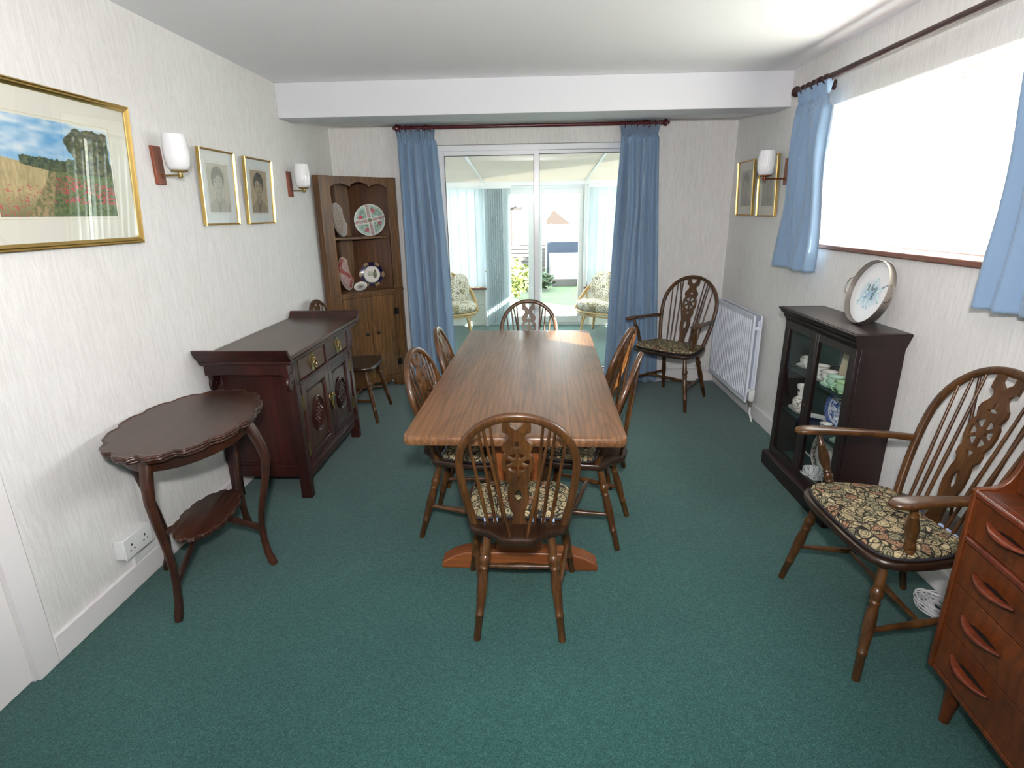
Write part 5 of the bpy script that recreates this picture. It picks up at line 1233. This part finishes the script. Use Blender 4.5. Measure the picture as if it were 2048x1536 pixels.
# ================================================================== GARDEN
struct(B(((-60, CY+.13, -.30), (60, 90, -.18)), ((CX+.15, -30, -.30), (60, CY+.13, -.18)), ((-60, -30, -.30), (-CX-.15, CY+.13, -.18))).build('ground', 'grass', smooth=0))
struct(B(((-1.6, CY+.13, -.18), (1.9, 9.0, -.10))).build('patio', 'render_w', bevel=.01))
def bush(label, x, y, z0, rx, rz_, mat, n=420, sd=1):
    rnd2 = random.Random(sd); m = MB()
    for i in range(n):
        a, b2 = rnd2.uniform(0, 2*PI), math.acos(rnd2.uniform(-1, 1)); k = rnd2.uniform(.55, 1)
        c_ = Vector((x+rx*k*math.sin(b2)*math.cos(a), y+rx*k*math.sin(b2)*math.sin(a), z0+rz_+rz_*k*math.cos(b2))); T = Matrix.Translation(c_) @ Matrix.Rotation(rnd2.uniform(0, 6.3), 4, 'Z') @ Matrix.Rotation(rnd2.uniform(-1, 1), 4, 'X') @ Matrix.Rotation(rnd2.uniform(-1, 1), 4, 'Y')
        s2 = rnd2.uniform(.05, .11); m.add([(-s2, 0, 0), (0, -s2*.5, .01), (s2, 0, 0), (0, s2*.5, .01)], [(0, 1, 2, 3)], T=T)
    t_ = thing('garden_shrub', label, 'shrub', (x, y, z0)); m.build('foliage', mat, t_, smooth=0)
    MB().lathe((x, y, z0), (x, y, z0+rz_*1.1), [(0, .04), (1, .02)], 8).build('stem', 'trellis', t_); return t_
bush('pale yellow flowering shrub low in garden beyond left garden door', -.75, 11.2, -.18, .75, .50, 'leafy', 900, 2)
bush('green leafy shrub at foot of the shed in the garden', -.1, 13.0, -.18, .6, .22, 'leafd', 420, 3)
bush('dry looking climbing shrub beside the wooden obelisk in the garden', 1.72, 12.1, -.18, .42, .85, 'leafy', 700, 5)
def shade_hedge_pt(u, v):  # hedge added out of view, shaped so its shadow falls across the lawn
    a = 2*PI*u; cx_, cy_ = 3.9, 11.8; ex = lambda t, e: math.copysign(abs(t)**e, t)
    n_ = 1+.10*(fbm(u*60, v*14)-.5); r_v = math.cos(PI/2*max(0, (v-.8)/.2))**.5 if v < 1 else 0.02
    return (cx_+.55*n_*ex(math.cos(a), .35)*r_v, cy_+3.4*n_*ex(math.sin(a), .35)*r_v, -.18+3.3*v+.05*(n_-1))
tag(MB().grid(shade_hedge_pt, 200, 50, closeu=True).build('shade_hedge', 'leafd', smooth=0), 'unseen tall hedge added at right side of the garden to shade the lawn', 'hedge')
sh = thing('garden_shed', 'low pale boarded garden shed with pitched roof beyond garden door', 'shed', (-.6, 17.5, -.18))
m = MB(); m.prism([(-2.2, -.18), (.35, -.18), (.35, .95), (-.95, .40), (-2.2, .3)], lambda u, v, w_: (u, w_, v), 17, 18.6); m.build('wall_boards', 'shedw', sh)
m = MB(); 
for i in range(7): m.box((-2.2, 16.98, -.1+i*.12), (.35, 17.0, -.09+i*.12))
m.build('board_gap', 'trellis', sh)
gh = thing('cold_frame', 'pale sloping cold frame lid beside the blue panel in the garden', 'cold frame', (1.1, 15.5, -.18))
m = MB(); m.add([(.45, 13.6, .0), (1.6, 13.6, .0), (1.35, 16.6, .42), (.45, 16.6, .42), (.45, 13.6, -.18), (1.6, 13.6, -.18), (1.35, 16.6, -.18), (.45, 16.6, -.18)], [(0, 1, 2, 3), (4, 7, 6, 5), (0, 4, 5, 1), (1, 5, 6, 2), (2, 6, 7, 3), (3, 7, 4, 0)]); m.build('lid', 'shedw', gh, bevel=.01)
B(((.40, 16.7, -.18), (1.45, 16.8, .72))).build('panel', 'slate', gh, bevel=.01)
ob = thing('garden_obelisk', 'tall narrow wooden garden obelisk with pointed top beyond right garden door', 'obelisk', (1.30, 13.0, -.18))
for sx_ in (-1, 1):
    for sy_ in (-1, 1):
        m = MB(); m.tube([(1.30+sx_*.17, 13.0+sy_*.17, -.18), (1.30+sx_*.14, 13.0+sy_*.14, 1.35)], .035, 6); m.build('post', 'trellis', ob)
m = MB()
for i in range(9):
    for a, b_ in (((-1, -1), (1, -1)), ((1, -1), (1, 1)), ((1, 1), (-1, 1)), ((-1, 1), (-1, -1))): m.tube([(1.30+a[0]*.16, 13.0+a[1]*.16, -.05+i*.17), (1.30+b_[0]*.16, 13.0+b_[1]*.16, -.05+i*.17)], .010, 6)
m.build('slats', 'trellis', ob); m = MB(); m.lathe((1.30, 13.0, 1.33), (1.30, 13.0, 1.98), [(0, .27), (.25, .27), (.3, .22), (1, .01)], 4); m.build('pointed_cap', 'trellis', ob)
pg = thing('pergola', 'dark timber pergola against sky beyond left garden door', 'pergola', (-1.0, 19, -.18))
for x in (-1.9, -.75): B(((x-.05, 19, -.18), (x+.05, 19.1, 1.62))).build('post', 'trellis', pg)
m = MB(); m.box((-2.3, 19.0, 1.62), (-.35, 19.08, 1.74)); 
for i in range(6): m.box((-2.2+i*.32, 18.6, 1.74), (-2.16+i*.32, 19.6, 1.80))
m.build('beam', 'trellis', pg)
hs = thing('house', 'distant white house with brown tiled roof above the garden', 'house', (3.0, 42, -.18))
B(((-6, 42, -.18), (5.4, 50, .6))).build('wall', 'render_w', hs); m = MB(); m.prism([(.9, .75), (1.35, 1.35), (2.9, .1), (2.9, .0), (.9, .0)], lambda u, v, w_: (u, w_, v+.35), 38, 41.9); m.build('roof', 'roofb', hs)
fn_ = thing('garden_fence', 'low pale fence line across the end of the garden', 'fence', (0, 30, -.18))
for i in range(18): B(((-9+i*1.1, 30, -.18), (-8.93+i*1.1, 30.08, 1.0))).build('post', 'shedw', fn_)
m = MB(); m.box((-9, 29.98, .2), (10, 30, .95)); m.build('panel', 'shedw', fn_)
# upper storey of this house (shades the garden near the building)
struct(B(((XL-.3, YN-.3, 2.62), (XR+.3, YB+.26, 5.2))).build('wall_upper_storey', 'render_w', smooth=0))
bpy.context.view_layer.update()
